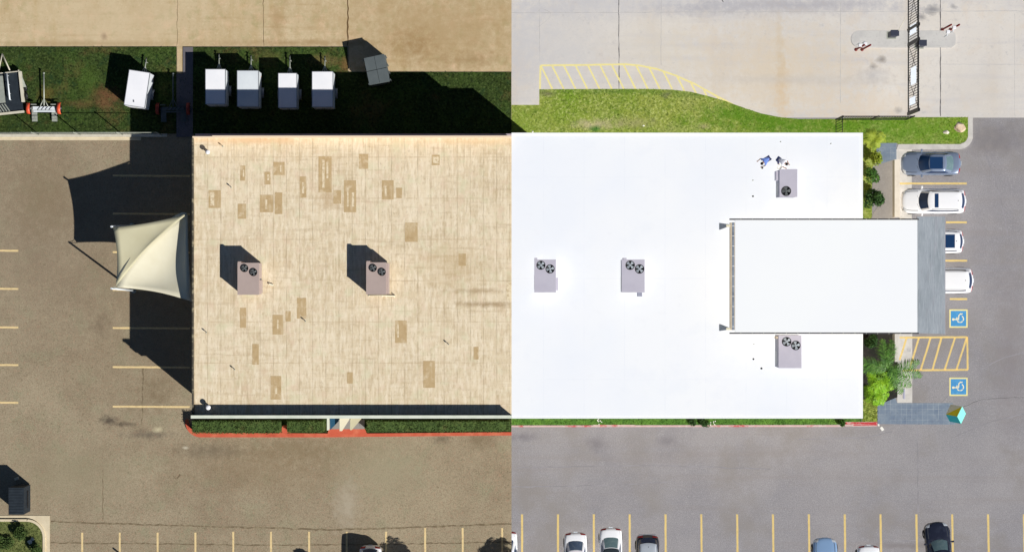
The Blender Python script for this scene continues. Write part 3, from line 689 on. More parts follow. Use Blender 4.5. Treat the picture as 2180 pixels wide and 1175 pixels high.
for px, py, r, lb in ((1603, 384, .05, 'small pipe vent on the white roof left of the single-fan unit, upper of two'), (1603, 418, .07, 'small dark pipe vent on the white roof left of the single-fan unit, lower of two'),
                      (1623, 358, .07, 'small dark vent on the white roof next to the worker in blue'), (1662, 302, .05, 'small pipe vent near the north edge of the white roof, above the workers'),
                      (1769, 306, .05, 'small pipe vent nearest the north-east corner of the white roof'), (1604, 764, .07, 'dark pipe vent on the white roof, midmost left of the unit below the raised section'),
                      (1621, 784, .08, 'dark pipe vent on the white roof, lowest left of the unit below the raised section'), (1605, 732, .04, 'tiny pipe vent just below the raised section')):
    rvent(px, py, lb, r)
hvac(1138, 553, 1183, 622, 1.5, [(1151.5, 564.5), (1171, 572.5)], AC_R, AC_R, BLADE_R, 'grey two-fan rooftop unit on the white roof, nearest the join with the tan roof', zr=ZW2, extras=[(1183, 591, 1188, 618, .2, 1.2, AC_R, 'side_duct'), (1138, 549, 1144, 553, .2, 1.4, AC_R, 'flue')], fr=.34)
hvac(1324, 553, 1372, 622, 1.5, [(1341.5, 564.5), (1361.5, 572.5)], AC_R, AC_S, BLADE_R, 'grey two-fan rooftop unit on the middle of the open white roof', zr=ZW2, extras=[(1357, 622, 1367, 631, .1, .6, AC_S, 'side_box'), (1327, 549, 1334, 553, .2, 1.4, AC_R, 'flue')], fr=.35)
hvac(1660, 361, 1697, 419, 1.9, [(1673.5, 407)], AC_R, AC_S, BLADE, 'grey single-fan rooftop unit beside the two workers', zr=ZW2, extras=[(1652, 364, 1658, 384, .5, 1.2, AC_R, 'intake_hood')], fr=.37)
hvac(1658, 714, 1706, 783, 1.9, [(1674.5, 727), (1694, 735)], AC_R, AC_S, BLADE_R, 'grey two-fan rooftop unit tight against the south side of the raised section', zr=ZW2, extras=[(1652, 716, 1658, 721, .8, 1.5, TANB, 'pipe_box')], fr=.35)

# ------------------------------------------------------------------ shade sail on the west wall
SIDE = 'L'
e = empty('shade_sail', P(320, 550), 'cream double shade sail stretched from two posts to the west wall of the tan building', 'shade sail')
e.location = (0, 0, 0)
def tri_sail(name, A_, B_, C_, mt, sag, ca, cb, cc, n=14, thick=.03):
    # triangle with concave edges: ca pulls in edge BC, cb edge CA, cc edge AB
    ctr = (A_ + B_ + C_) / 3; vs = []; idx = {}
    for i in range(n + 1):
        for j in range(n + 1 - i):
            u, v = i / n, j / n; w = 1 - u - v
            p = A_ * u + B_ * v + C_ * w
            k = 4 * v * w * ca * (1 - u) ** 2 + 4 * w * u * cb * (1 - v) ** 2 + 4 * u * v * cc * (1 - w) ** 2
            q = p.lerp(ctr, min(k, .9)) ; q.z = p.z - sag * 27 * u * v * w
            idx[i, j] = len(vs); vs.append(q)
    fs = []
    for i in range(n):
        for j in range(n - i):
            fs.append((idx[i, j], idx[i + 1, j], idx[i, j + 1]))
            if i + j < n - 1: fs.append((idx[i + 1, j], idx[i + 1, j + 1], idx[i, j + 1]))
    b = MB(); b.mesh(vs, fs, 0, True); o = b.build(name, mt, e)
    s_ = o.modifiers.new('thick', 'SOLIDIFY'); s_.thickness = .012
    return o
tA, tB, tC = P(241, 484, 4.75), P(247, 609, 4.35), P(400, 455, 5.4)
tri_sail('sail_panel', tA, tB, tC, CREAM, .1, .36, .10, .10)
tri_sail('sail_panel', P(252, 612, 4.25), P(400, 458, 5.1), P(409, 642, 5.1), CREAM2, .45, .05, .10, -.62)
def post(a, top, mt, nm):
    b = MB(); b.tube(a, top, .09, 12, .075); p_ = b.build(nm, mt, e); b = MB(); b.lathe(a, [(.22, 0), (.22, .03), (.1, .05)], 12); b.build('foot_plate', STEEL, p_)
post(P(281, 481, 0), P(237, 482.5, 4.9), WHITE2, 'post'); post(P(285, 618, 0), P(237, 614, 4.4), WHITE2, 'post')
m = MB()
for a, b in ((P(237, 483, 4.8), tA), (P(238, 614, 4.35), tB), (P(238, 614, 4.3), P(252, 612, 4.25))):
    m = MB(); m.tube(a, b, .02, 5); m.build('tension_cable', STEEL, e)

# ------------------------------------------------------------------ hedges and entry wedges at the south wall
def leafy(name, parent, mt, pts_fn, n, size, rn, z0=0, cast=None):
    b = MB()
    for i in range(n):
        p, nrm = pts_fn(rn)
        d = Vector((rn.gauss(0, 1), rn.gauss(0, 1), rn.gauss(0, 1))).normalized(); d = (d + nrm * .8).normalized()
        u = d.orthogonal().normalized(); u.rotate(Matrix.Rotation(rn.uniform(0, 6.28), 3, d)); w = d.cross(u); s_ = size * rn.uniform(.6, 1.3)
        b.mesh([p - u * s_, p + w * s_ * .45, p + u * s_, p - w * s_ * .45], [(0, 1, 2, 3)])
    return b
def hedge(x0_, y0_, x1_, y1_, h, mt, label, rn, dens=220):
    a, c = P(x0_, y0_), P(x1_, y1_); w, d = c.x - a.x, a.y - c.y; ctr = ((a.x + c.x) / 2, (a.y + c.y) / 2)
    def fn(r):
        t = r.random()
        if t < .6: x_ = r.uniform(-w / 2, w / 2); return Vector((x_, r.uniform(-d / 2, d / 2) * (1 + .08 * math.sin(x_ * 3.1)), h * r.uniform(.85, 1.04) + .07 * math.sin(x_ * 2.3) + .05 * math.sin(x_ * 5.7 + 1))), Vector((0, 0, 1))
        s_ = r.choice((-1, 1))
        return Vector((r.uniform(-w / 2, w / 2), s_ * d / 2 * r.uniform(.85, 1.05), h * r.uniform(.05, 1))), Vector((0, s_, 0))
    b = leafy('hedge', None, mt, fn, int(dens * w * (d + h)), .055, rn)
    b.box((0, 0, h * .45), (w * .985, d * .8, h * .86))
    o = b.build('hedge', mt, cast=True); o.location = (ctr[0], ctr[1], .05); tag(o, label, 'hedge'); return o
rh = random.Random(3)
hedge(413, 893, 602, 920, 1.0, LEAF_L, 'long clipped dark hedge at the west end below the tan roof', rh)
hedge(614, 893, 692, 919, 1.0, LEAF_L, 'short clipped dark hedge between the west hedge and the pale entry wedges', rh)
hedge(781, 893, 1088, 917, 1.0, LEAF_L, 'longest clipped dark hedge right of the pale entry wedges', rh, 180)
e = empty('entry_canopy', P(740, 905), 'angular pale entry canopy with wedge fins and blue panel in the hedge gap', 'entry canopy')
e.location = (0, 0, 0)
def slab(nm, pts, z, th, mt, par):
    b = MB(); b.prism([P(x, y, z) for x, y in pts], z - th, z); return b.build(nm, mt, par)
slab('fin', [(723, 889), (746, 889), (728, 917), (723, 917)], 3.4, .12, CREAM2, e)
slab('fin', [(746, 889), (771, 889), (749, 915), (745, 915)], 3.3, .12, CREAM, e)
slab('side_panel', [(696, 889), (701, 889), (701, 915), (696, 916)], 3.2, .1, COPING_L, e)
slab('blue_panel', [(702, 889), (721, 889), (721, 896), (703, 915)], 3.0, .1, mat('panel_teal', (40, 84, 112), rough=.5), e)
slab('threshold', [(700, 893), (776, 893), (776, 913), (700, 913)], .15, .13, mat('threshold_grey', (150, 146, 140), rough=.9), e)

# ------------------------------------------------------------------ trailers
def wheel(parent, x, y, r, w, z=None):
    z = r if z is None else z
    M_ = Matrix.Rotation(R(90), 3, 'X')
    b = MB(); b.lathe((x, y, z), [(r * .55, -w / 2), (r * .9, -w / 2), (r, -w / 2 + .03), (r, w / 2 - .03), (r * .9, w / 2), (r * .55, w / 2)], 20, M=M_); t = MB()
    wo = b.build('wheel', TYRE, parent)
    t.lathe((x, y, z), [(.001, -w / 2 + .02), (r * .2, -w / 2 + .01), (r * .58, -w / 2 + .03), (r * .58, w / 2 - .03), (r * .2, w / 2 - .01), (.001, w / 2 - .02)], 12, M=M_); t.build('rim', RIM, wo)
    return wo
def cargo_trailer(cx, cy, wpx, lpx, h, rot, label, roofm=WHITE, tongue=1.3):
    c = P(cx, cy, h); e = empty('cargo_trailer', (c.x, c.y, 0), label, 'trailer', rot, 'enclosed cargo trailers')
    w, l = wpx / S * (1 - h / H), lpx / S * (1 - h / H)
    b = MB(); b.box((0, 0, (h - .06 + .42) / 2), (w - .03, l - .03, h - .48)); b.build('body', WHITE2, e, bevel=.03)
    b = MB(); b.box((0, 0, h - .04), (w, l, .06)); ro = b.build('roof', roofm, e, bevel=.02)
    b = MB()
    for s_ in (-1, 1): b.box((s_ * (w / 2 - .015), 0, h - .05), (.04, l + .01, .09)); b.box((0, s_ * (l / 2 - .015), h - .05), (w - .08, .04, .085))
    b.build('roof_trim', TRIM, e)
    b = MB(); b.box((0, 0, .36), (w - .1, l - .06, .1)); b.tube((-w * .16, l / 2, .36), (0, l / 2 + tongue * .5, .4), .03); b.tube((w * .16, l / 2, .36), (0, l / 2 + tongue * .5, .4), .03); b.tube((0, l / 2 - .1, .37), (0, l / 2 + tongue, .42), .045); b.build('chassis', STEEL, e)
    b = MB(); b.tube((.09, l / 2 + tongue * .75, .02), (.09, l / 2 + tongue * .75, .55), .03); b.box((.09, l / 2 + tongue * .75, .57), (.05, .1, .04)); b.build('jack', STEEL, e)
    b = MB(); b.lathe((0, l / 2 + tongue, .42), [(.001, .07), (.06, .05), (.07, -.03)], 10); b.build('coupler', BLK, e)
    for s_ in (-1, 1):
        wo = wheel(e, 0, 0, .31, .17); wo.location = (s_ * (w / 2 + .09), -.15, 0); wo.rotation_euler = (0, 0, R(90))
        b = MB(); n = 8
        for k in range(n):
            t0, t1 = math.pi * k / n, math.pi * (k + 1) / n
            q = [(s_ * (w / 2), -.15 + .42 * math.cos(t0), .31 + .36 * math.sin(t0)), (s_ * (w / 2 + .2), -.15 + .42 * math.cos(t0), .31 + .36 * math.sin(t0)),
                 (s_ * (w / 2 + .2), -.15 + .42 * math.cos(t1), .31 + .36 * math.sin(t1)), (s_ * (w / 2), -.15 + .42 * math.cos(t1), .31 + .36 * math.sin(t1))]
            b.face(q)
        b.build('fender', TRIM, e)
        b = MB(); b.box((s_ * (w / 2 - .12), -l / 2 - .01, .75), (.1, .03, .16)); b.build('tail_light', LENSR, e)
        b = MB(); b.box((s_ * (w / 2 + .0), l * .38, .6), (.03, .08, .05)); b.build('marker_light', LENSA, e)
    for s_ in (-1, 1):
        b = MB(); b.box((s_ * w * .235, -l / 2 - .005, (h + .3) / 2), (w * .44, .03, h - .65)); dr = b.build('rear_door', WHITE, e)
        b = MB(); b.tube((s_ * .06, -l / 2 - .04, .5), (s_ * .06, -l / 2 - .04, h - .3), .015); b.build('lock_bar', STEEL, dr)
    return e
cargo_trailer(458.5, 185, 43, 75, 2.0, 0, 'white enclosed trailer, first of the row of four, nearest the grey path', tongue=1.35)
cargo_trailer(527.5, 189, 46, 77, 2.0, 0, 'greyer dusty-roofed enclosed trailer, second of the row of four', WHITE2, 1.35)
cargo_trailer(612, 193, 40, 74, 1.8, 0, 'narrowest white enclosed trailer, third of the row of four, more than half in shade', tongue=1.5)
cargo_trailer(686.5, 190.5, 45, 76, 2.0, 0, 'white enclosed trailer, last of the row of four, nearest the slate grey bin', tongue=1.35)
cargo_trailer(291.5, 189.5, 45, 76, 2.0, R(-8.5), 'white enclosed trailer standing alone and slightly turned on the sunlit grass', tongue=1.2)

def tow_dolly(cx, cy, label, rot=0, STEEL=STEEL, WHITE2=WHITE2, REDP=REDP):
    c = P(cx, cy); e = empty('tow_dolly', c, label, 'tow dolly', rot, 'tow dollies')
    k = 1 / S
    b = MB(); b.tube((0, .2, .42), (0, 2.7, .5), .055); b.tube((-.35, .05, .42), (-.02, .75, .44), .035); b.tube((.35, .05, .42), (.02, .75, .44), .035); b.lathe((0, 2.75, .5), [(.001, .06), (.07, .04), (.08, -.04)], 10); b.build('tongue', STEEL, e)
    b = MB(); b.box((0, 0, .4), (1.75, .26, .14)); b.box((0, -.24, .36), (1.7, .12, .08)); b.tube((-1.3, 0, .3), (1.3, 0, .3), .035); b.build('axle_beam', WHITE2, e)
    b = MB()
    for x in (-.5, -.2, .1, .4): b.tube((x, -.13, .49), (x + .22, .13, .49), .02)
    b.build('ratchet_strap', BLK, e)
    for s_ in (-1, 1):
        b = MB(); b.box((s_ * .78, -.45, .3), (.42, 1.15, .05), M=Matrix.Rotation(R(9), 3, 'X')); b.box((s_ * .78, .28, .55), (.4, .06, .22))
        for q in (-.35, -.1, .15): b.box((s_ * .78, -.5 + q, .335 + q * .16), (.38, .03, .02), M=Matrix.Rotation(R(9), 3, 'X'))
        b.build('wheel_ramp', STEEL, e)
        wo = wheel(e, 0, 0, .3, .2); wo.location = (s_ * 1.2, 0, 0); wo.rotation_euler = (0, 0, R(90))
        b = MB(); n = 10
        for j in range(n):
            t0, t1 = math.pi * (.05 + .9 * j / n), math.pi * (.05 + .9 * (j + 1) / n)
            for (xa, xb_, ra, rb) in ((1.07, 1.34, .42, .42),):
                b.face([(s_ * xa, ra * 1.1 * math.cos(t0), .3 + ra * math.sin(t0)), (s_ * xb_, ra * 1.1 * math.cos(t0), .3 + ra * math.sin(t0)), (s_ * xb_, ra * 1.1 * math.cos(t1), .3 + ra * math.sin(t1)), (s_ * xa, ra * 1.1 * math.cos(t1), .3 + ra * math.sin(t1))], 0, True)
        f = b.build('fender', REDP, e); f.modifiers.new('t', 'SOLIDIFY').thickness = .02
    return e
b = MB(); b.box((0, 0, .03), (.07, .16, .03)); o = b.build('roof_vent', TRIM); o.location = P(285, 216, 2.0); tag(o, 'tiny dark vent on the roof of the lone turned trailer', 'vent')
tow_dolly(97, 232, 'tow dolly with two orange-red mudguards in the sun beside the open trailer')
tow_dolly(371, 233, 'tow dolly with red mudguards darkened for the building shade beside the lone enclosed trailer', STEEL=BIN, WHITE2=BIN, REDP=mat('fender_shaded_red', (150, 56, 44), rough=.6))  # shade painted in: duller red and slate steel on this dolly
# open utility trailer at the frame edge
c = P(12, 198, .7); e = empty('utility_trailer', (c.x, c.y, 0), 'open grey utility trailer with dark bed and side rail, cut by the picture edge', 'trailer', R(6))
b = MB(); b.box((0, 0, .55), (2.4, 3.1, .1)); b.build('bed', BIN_D, e)
b = MB(); b.box((-.55, .25, 1.02), (1.1, 2.1, .08)); b.build('ramp_gate', STEEL, e)
b = MB()
for k in range(5): b.box((-.9 + k * .22, -1.15, .63), (.08, .7, .05), .5)
b.build('slats', STEEL, e)
b = MB()
for x in (.35,):
    b.path([(x, 1.45, 1.05), (x + .02, -.6, 1.05)], .06, 8)
    for y in (1.3, .6, -.1, -.6): b.tube((x, y, .6), (x, y, 1.05), .03)
b.build('rail', WHITE2, e)
b = MB()
b.box((1.28, .35, .62), (.2, 2.4, .3)); b.box((1.2, 1.62, .55), (.08, .1, .4)); b.box((0, -1.6, .6), (2.5, .16, .22)); b.box((0, 1.57, .6), (2.4, .06, .2)); b.box((-1.2, 0, .62), (.08, 3.1, .3)); b.build('side_wall', CURB_L, e)
b = MB(); b.face([(1.3, 1.6, .72), (1.2, 1.6, .72), (1.2, .3, .72), (1.62, .3, .6)]); b.face([(1.3, 1.6, .68), (1.62, .3, .56), (1.2, .3, .68), (1.2, 1.6, .68)]); b.build('fender', STEEL, e)
b = MB(); b.tube((-.5, 1.6, .5), (.0, 3.1, .5), .05); b.tube((.5, 1.6, .5), (0, 3.1, .5), .05); b.build('tongue', CURB_L, e)
for s_ in (-1, 1):
    for yy in (-.35, .3):
        wo = wheel(e, 0, 0, .3, .18); wo.location = (s_ * 1.46, yy, 0); wo.rotation_euler = (0, 0, R(90))

# slate bin and black bin
c = P(802, 148, 1.9); e = empty('storage_bin', (c.x, c.y, 0), 'slate grey metal bin with four-panel lid, turned slightly beside the trailer row', 'storage bin', R(12))
b = MB(); b.prism([(-.82, 1.0), (-.75, -1.05), (.75, -1.05), (.82, 1.0)], .12, 1.8); b.build('body', BIN, e, bevel=.02)
b = MB()
for x in (-.41, .41):
    for y in (-.56, .53): b.box((x, y, 1.86), (.8, 1.04 if y > 0 else 1.06, .06))
b.build('lid', BIN, e, bevel=.012)
b = MB()
for y in (-.95, -.3, .3, .95): b.box((-.86, y, .9), (.06, .08, 1.5)); b.box((.86, y, .9), (.06, .08, 1.5))
b.build('side_rib', BIN, e)
b = MB()
for x in (-.6, .6):
    for y in (-.8, .8): b.lathe((x, y, .06), [(.06, -.06), (.06, .06)], 8)
b.build('caster', BLK, e)
c = P(34.5, 1066, 1.9); e = empty('dumpster', (c.x, c.y, 0), 'black dumpster with ribbed lid beside the corner island', 'dumpster')
b = MB(); b.box((0, 0, .95), (1.16, 2.1, 1.7)); b.build('body', BIN_D, e, bevel=.02)
b = MB(); b.box((0, .52, 1.86), (1.2, 1.04, .07)); b.box((0, -.54, 1.86), (1.2, 1.04, .07))
for k in range(9): b.box((0, -.9 + k * .225, 1.905), (1.1, .035, .02))
b.build('lid', BIN_D, e)
b = MB(); b.box((-.62, 0, 1.0), (.08, 1.3, .18)); b.box((.62, 0, 1.0), (.08, 1.3, .18)); b.build('fork_pocket', BLK, e)
for nm, x, y, s_, lb in (('rubble_chunk', 36, 1018, .22, 'pale loose block on the asphalt, upper of two beside the black dumpster'), ('rubble_chunk', 46, 1035, .2, 'pale loose block touching the top corner of the black dumpster')):
    b = MB(); q = P(x, y); b.box((0, 0, .06), (s_ * 1.6, s_, .12), .3 if y < 1030 else -.1); o = b.build(nm, CURB_T, bevel=.02); o.location = q; tag(o, lb, 'concrete block')

# chain link fence on the kerb
e = empty('chain_link_fence', P(84, 288), 'low galvanised chain link fence along the kerb between grass and car park', 'fence')
e.location = (0, 0, 0)
fy = P(0, 287.5).y; fz = 2.15
for px in (-92, -4, 84, 172, 262, 345):
    x = P(px, 0).x; b = MB(); b.tube((x, fy, .1), (x, fy, .1 + fz), .04, 8); b.lathe((x, fy, fz + .1), [(.001, .06), (.045, .03), (.045, -.02)], 8); b.build('fence_post', STEEL, e)
xa, xb_ = P(-150, 0).x, P(345, 0).x
b = MB(); b.tube((xa, fy, fz), (xb_, fy, fz), .022, 6); b.build('top_rail', STEEL, e)
b = MB(); st = .16; n = int((xb_ - xa) / st)
for i in range(n):
    x = xa + i * st
    for s_ in (1, -1):
        x2 = x + s_ * 2.0
        if xa <= x2 <= xb_: b.tube((x, fy, .15), (x2, fy, 2.1), .0018, 3, caps=False)
b.build('mesh_wire', STEEL, e)

# ------------------------------------------------------------------ palms and shrubs
def palm(px, py, h, flen, nf, mt, label, rn, droop=.9, ang0=0, name='palm_tree', cat='palm', leaf=.55, up=.5, trunk_r=.15, lod=26, sector=None, wid=.02, cast=True):
    c = P(px, py, h); e = empty(name, (c.x, c.y, 0), label, cat, 0)
    b = MB(); n = max(3, int(h / .35))
    b.lathe((0, 0, 0), [(trunk_r * (1.25 - .4 * i / n) * (1.06 if i % 2 else .94), h * i / n) for i in range(n + 1)], 10); b.build('trunk', TRUNK, e, cast=SIDE == 'L')
    b = MB()
    for k in range(nf):
        a = ang0 + 2 * math.pi * k / nf + rn.uniform(-.2, .2)
        if sector: a = R(sector[k % len(sector)]) + rn.uniform(-.1, .1)
        L_ = flen * rn.uniform(.8, 1.1); u0 = up * rn.uniform(.4, 1.3); dr = droop * rn.uniform(.7, 1.2)
        pts = []; bend = rn.uniform(-.25, .25)
        for i in range(lod + 1):
            t = i / lod; aa = a + bend * t * t
            pts.append(Vector((math.cos(aa) * L_ * t * (1 - .12 * t), math.sin(aa) * L_ * t * (1 - .12 * t), h + L_ * (u0 * t - dr * t * t))))
        b.path(pts[::3], .014, 4)
        for i in range(2, lod):
            t = i / lod; d = (pts[i + 1] - pts[i - 1]).normalized(); s_ = d.cross(Vector((0, 0, 1))).normalized()
            ll = leaf * math.sin(math.pi * (t * .86 + .1)) ** .7 * rn.uniform(.85, 1.1)
            for sg in (-1, 1):
                dirv = (s_ * sg * 1.0 + d * .55 + Vector((0, 0, -.25 - .3 * t))).normalized()
                wv = d * wid * rn.uniform(.7, 1.3)
                p0 = pts[i]; dirv = (dirv + Vector((rn.uniform(-.16, .16), rn.uniform(-.16, .16), rn.uniform(-.3, .3)))).normalized(); p1 = p0 + dirv * ll * .5 + Vector((0, 0, .05)); p2 = p0 + dirv * ll + Vector((0, 0, -.22 * ll))
                b.mesh([p0 - wv * .5, p0 + wv * .5, p1 + wv, p2, p1 - wv], [(0, 1, 2, 4), (4, 2, 3)])
    b.build('crown', mt, e, cast=cast)
    return e
def shrub(px, py, r, h, mt, label, rn, n=900, leaf=.08, cat='shrub', zb=.05):
    c = P(px, py); e = empty('shrub', (c.x, c.y, zb), label, cat)
    lobes = [(rn.uniform(-.5, .5) * r, rn.uniform(-.5, .5) * r, h * rn.uniform(.35, .65), r * rn.uniform(.4, .65)) for _ in range(6)]
    def fn(q):
        lx, ly, lz, lr = q.choice(lobes); d = Vector((q.gauss(0, 1), q.gauss(0, 1), abs(q.gauss(0, 1)) * .8)).normalized()
        return Vector((lx, ly, lz)) + Vector((d.x * lr, d.y * lr, d.z * h * .45)) * q.uniform(.6, 1.0), d
    b = leafy('f', None, mt, fn, n, leaf, rn); b.build('foliage', mt, e, cast=True)
    b = MB()
    for lx, ly, lz, lr in lobes: b.tube((0, 0, 0), (lx, ly, lz), .02, 5)
    b.build('stem', TRUNK, e, cast=True)
    return e
rp_ = random.Random(11)
m = MB()
for a_, b_ in ((860, 940), (690, 722)): m.prism(pp([(a_, 1243), (b_, 1243), (b_, 1296), (a_, 1296)]), 0, .1)
m.build('planting_bed', SOIL)['kind'] = 'structure'
# palms just below the frame, whose crowns throw the shadows seen on the bays
palm(918, 1258, 3.1, 1.3, 22, FR_D, 'palm in the planting strip south of the bays, outside the picture', rp_, leaf=.4, droop=.7, wid=.035)
palm(878, 1280, 2.6, 1.1, 18, FR_D, 'smaller palm in the planting strip south of the bays, outside the picture', rp_, leaf=.4, wid=.035)
palm(706, 1266, 3.0, 1.1, 18, FR_D, 'slim palm in the planting strip south of the bays, outside the picture', rp_, leaf=.35, wid=.035)
palm(1150, 1266, 3.6, 1.6, 22, FR_D, 'broad palm in the planting strip south of the bays, outside the picture', rp_, leaf=.45, wid=.035)
b = MB(); q0 = P(325, 1235); b.tube(q0, q0 + Vector((0, 0, 3.1)), .07, 8); tag(b.build('sign_post', STEEL), 'thin post south of the bays, outside the picture', 'post')
shrub(48, 1132, .6, .8, LEAF_L, 'dark rounded shrub on the corner island next to white stones', rp_, 1300)
shrub(86, 1170, .55, .9, LEAF_L, 'dark shrub at the bottom edge of the corner island', rp_, 1200)
shrub(12, 1150, .8, .5, LEAF_L, 'low straggly shrub at the left edge of the corner island', rp_, 900)
def rock(px, py, r, mt, label, seed, zs=.6):
    rn = random.Random(seed); bm = bmesh.new(); bmesh.ops.create_icosphere(bm, subdivisions=3, radius=1)
    ax = [Vector((rn.gauss(0, 1), rn.gauss(0, 1), rn.gauss(0, 1))).normalized() for _ in range(9)]
    for v in bm.verts:
        for a in ax:
            d = v.co.dot(a)
            if d > .72: v.co -= a * (d - .72)
        v.co = Vector((v.co.x * r[0], v.co.y * r[1], v.co.z * r[0] * zs))
    me = bpy.data.meshes.new('rock'); bm.to_mesh(me); bm.free(); me.materials.append(mt)
    o = bpy.data.objects.new('rock', me); c = P(px, py); o.location = (c.x, c.y, r[0] * zs * .5 + .04); link(o, SIDE == 'L'); tag(o, label, 'rock'); return o
rock(64, 1152, (.2, .2), ROCK2, 'small white stone beside the dark island shrub', 5)
rock(70, 1146, (.13, .17), ROCK2, 'smaller white stone just above the other on the corner island', 6)
# light flecks on the old asphalt
SIDE = 'R'
rock(2042, 271, (.5, .46), ROCK, 'large tan and cream boulder on the lawn corner', 8)
rock(2013, 282, (.27, .18), ROCK2, 'small pale stone on the lawn left of the large boulder', 9)
rock(1370, 268, (.1, .07), FLOWER, 'small white stone in the lawn above the white roof', 12)
rock(1134, 281, (.08, .1), FLOWER, 'small white stone in the lawn next to the join with the tan side', 13)
palm(1889, 788, 5.2, 3.0, 8, FR_D, 'tall dark green feather palm between the white building and the accessible bays', rp_, sector=(104, 82, 160, 176, 350, 330, 8, 308), leaf=.7, droop=.42, up=.3, lod=44, wid=.03)
palm(1880, 808, 3.2, 1.5, 13, FR_B, 'lime green palm directly beneath the tall feather palm', rp_, leaf=.55, droop=.6, wid=.028)
palm(1868, 838, 2.2, 1.2, 13, FR_B, 'smaller lime green palm next to the slate paving', rp_, leaf=.45, droop=.7, wid=.028)
palm(1861, 296, 2.6, 1.1, 18, FR_Y, 'yellow-green spiky palm at the north-east corner of the white building', rp_, leaf=.34, droop=.5, cast=False)
shrub(1857, 340, .75, 1.0, FR_Y, 'yellow-green shrub below the spiky corner palm', rp_, 1200)
shrub(1851, 375, .7, 1.2, LEAF_R, 'mid green shrub against the east wall left of the curved grey slab', rp_, 1200)
shrub(1857, 425, .95, 1.4, LEAF_D, 'dark green bush against the east wall just above the raised section', rp_, 1800, .1)
shrub(1850, 726, .6, 1.1, LEAF_D, 'very dark bush tucked under the raised section beside the tall palm', rp_, 1500, .1)
shrub(1847, 835, .55, .8, LEAF_R, 'green leafy shrub by the east wall near the grass corner', rp_, 1200)
shrub(1790, 899, .35, .5, LEAF_R, 'tiny green bush at the start of the bright red kerb', rp_, 400)
shrub(1475, 898, .35, .4, LEAF_D, 'tiny dark bush in the strip below the white roof, left of another', rp_, 300)
shrub(1499, 899, .45, .5, LEAF_D, 'dark little bush with white flowers in the strip below the white roof', rp_, 500)
def flowers(px, py, n, w, label, seed):
    rn = random.Random(seed); e = empty('flowers', P(px, py), label, 'flowers'); b = MB()
    for i in range(n):
        x, y, z = rn.uniform(-w, w), rn.uniform(-.2, .2), rn.uniform(.2, .4)
        for k in range(5):
            t = k * 1.257; b.mesh([(x, y, z), (x + .035 * math.cos(t - .5), y + .035 * math.sin(t - .5), z + .02), (x + .055 * math.cos(t), y + .055 * math.sin(t), z + .02), (x + .035 * math.cos(t + .5), y + .035 * math.sin(t + .5), z + .02)], [(0, 1, 2, 3)])
    b.build('petals', FLOWER, e); b = MB()
    for i in range(n): b.tube((rn.uniform(-w, w), rn.uniform(-.15, .15), 0), (rn.uniform(-w, w), rn.uniform(-.15, .15), .25), .008, 4)
    b.build('stem', LEAF_R, e)
flowers(1277, 897, 9, .2, 'cluster of white flowers in the strip left of the faded red kerb patch', 3)
flowers(1516, 899, 10, .25, 'cluster of white flowers beside the dark little bush', 4)
q = P(1877, 912, 0); b = MB(); b.box((0, 0, .05), (.22, .32, .1), .6); b.box((-.25, .3, .02), (.12, .2, .04), .2); o = b.build('rubble_chunk', FLOWER, bevel=.02); o.location = q; tag(o, 'small white rubble piece where the red kerb meets the slate paving', 'rubble')
# cream wall by the grey slab, kept low so no dark face shows
m = MB(); a, b_ = P(1905, 341, .9), P(1914.5, 462, .9); m.box(((a.x + b_.x) / 2, (a.y + b_.y) / 2, .45), (b_.x - a.x, a.y - b_.y, .9)); m.box(((a.x + b_.x) / 2, (a.y + b_.y) / 2, .93), (b_.x - a.x + .06, a.y - b_.y + .06, .06))
tag(m.build('low_wall', mat('cream_cap', (232, 222, 206), [((212, 200, 182), 1.5, 4, .45, .7, .6)], rough=.8)), 'narrow cream low wall between the curved grey slab and the bay fronts', 'wall')
m = MB(); a, b_ = P(1905, 708, .9), P(1912, 770, .9); m.box(((a.x + b_.x) / 2, (a.y + b_.y) / 2, .45), (b_.x - a.x, a.y - b_.y, .9)); tag(m.build('low_wall', CURB_R), 'narrow pale low wall beside the dark planting bed and hatched bay', 'wall')
m = MB(); a = P(1925, 838, .6); m.box((0, 0, .06), (.16, .8, .12)); o = m.build('wheel_stop', mat('stop_lilac', (178, 178, 196), rough=.8), bevel=.02); o.location = P(1924, 838, .02); tag(o, 'pale wheel stop lying on the concrete strip beside the lime palm', 'wheel stop')
m = MB(); m.sheet(pp([(1930, 741), (1939, 741), (1939, 749), (1930, 749)]), .024); 
tag(m.build('drain_grate', CRK_R), 'small square drain cover in the hatched bay apron', 'drain cover')

# coloured cube sign
e1, e2, e3 = Vector((-20, 6, -17)), Vector((13, 20, -12.6)), Vector((15, -16, -15.7))
import numpy as np
_u, _s, _vt = np.linalg.svd(np.array([e1[:], e2[:], e3[:]])); _r = _u @ _vt
e1, e2, e3 = Vector(_r[0]), Vector(_r[1]), Vector(_r[2])
ed = .98; zt = 2.15; inner_ = P(2038, 886.5, zt); e = empty('cube_sculpture', (inner_.x, inner_.y, 0), 'tilted cube sculpture in teal, aqua, cream and yellow at the end of the slate paving', 'sculpture')
T = Vector((0, 0, zt)); a1, a2, a3 = e1 * ed, e2 * ed, e3 * ed
b = MB()
def quad(bm_, o_, u, v, mi): bm_.face([o_, o_ + u, o_ + u + v, o_ + v], mi)
CT = mat('cube_cream', (250, 250, 222), rough=.5); CY_ = mat('cube_yellow', (254, 232, 20), rough=.5); CA = mat('cube_aqua', (138, 238, 222), rough=.5); CD = mat('cube_teal', (24, 140, 150), rough=.5)
b.face([T, T + a2, T + a1 + a2, T + a1], 0); b.face([T, T + a3, T + a3 + a2, T + a2], 2); b.face([T, T + a1, T + a1 + a3, T + a3], 3)
o_ = T + a1 + a2 + a3
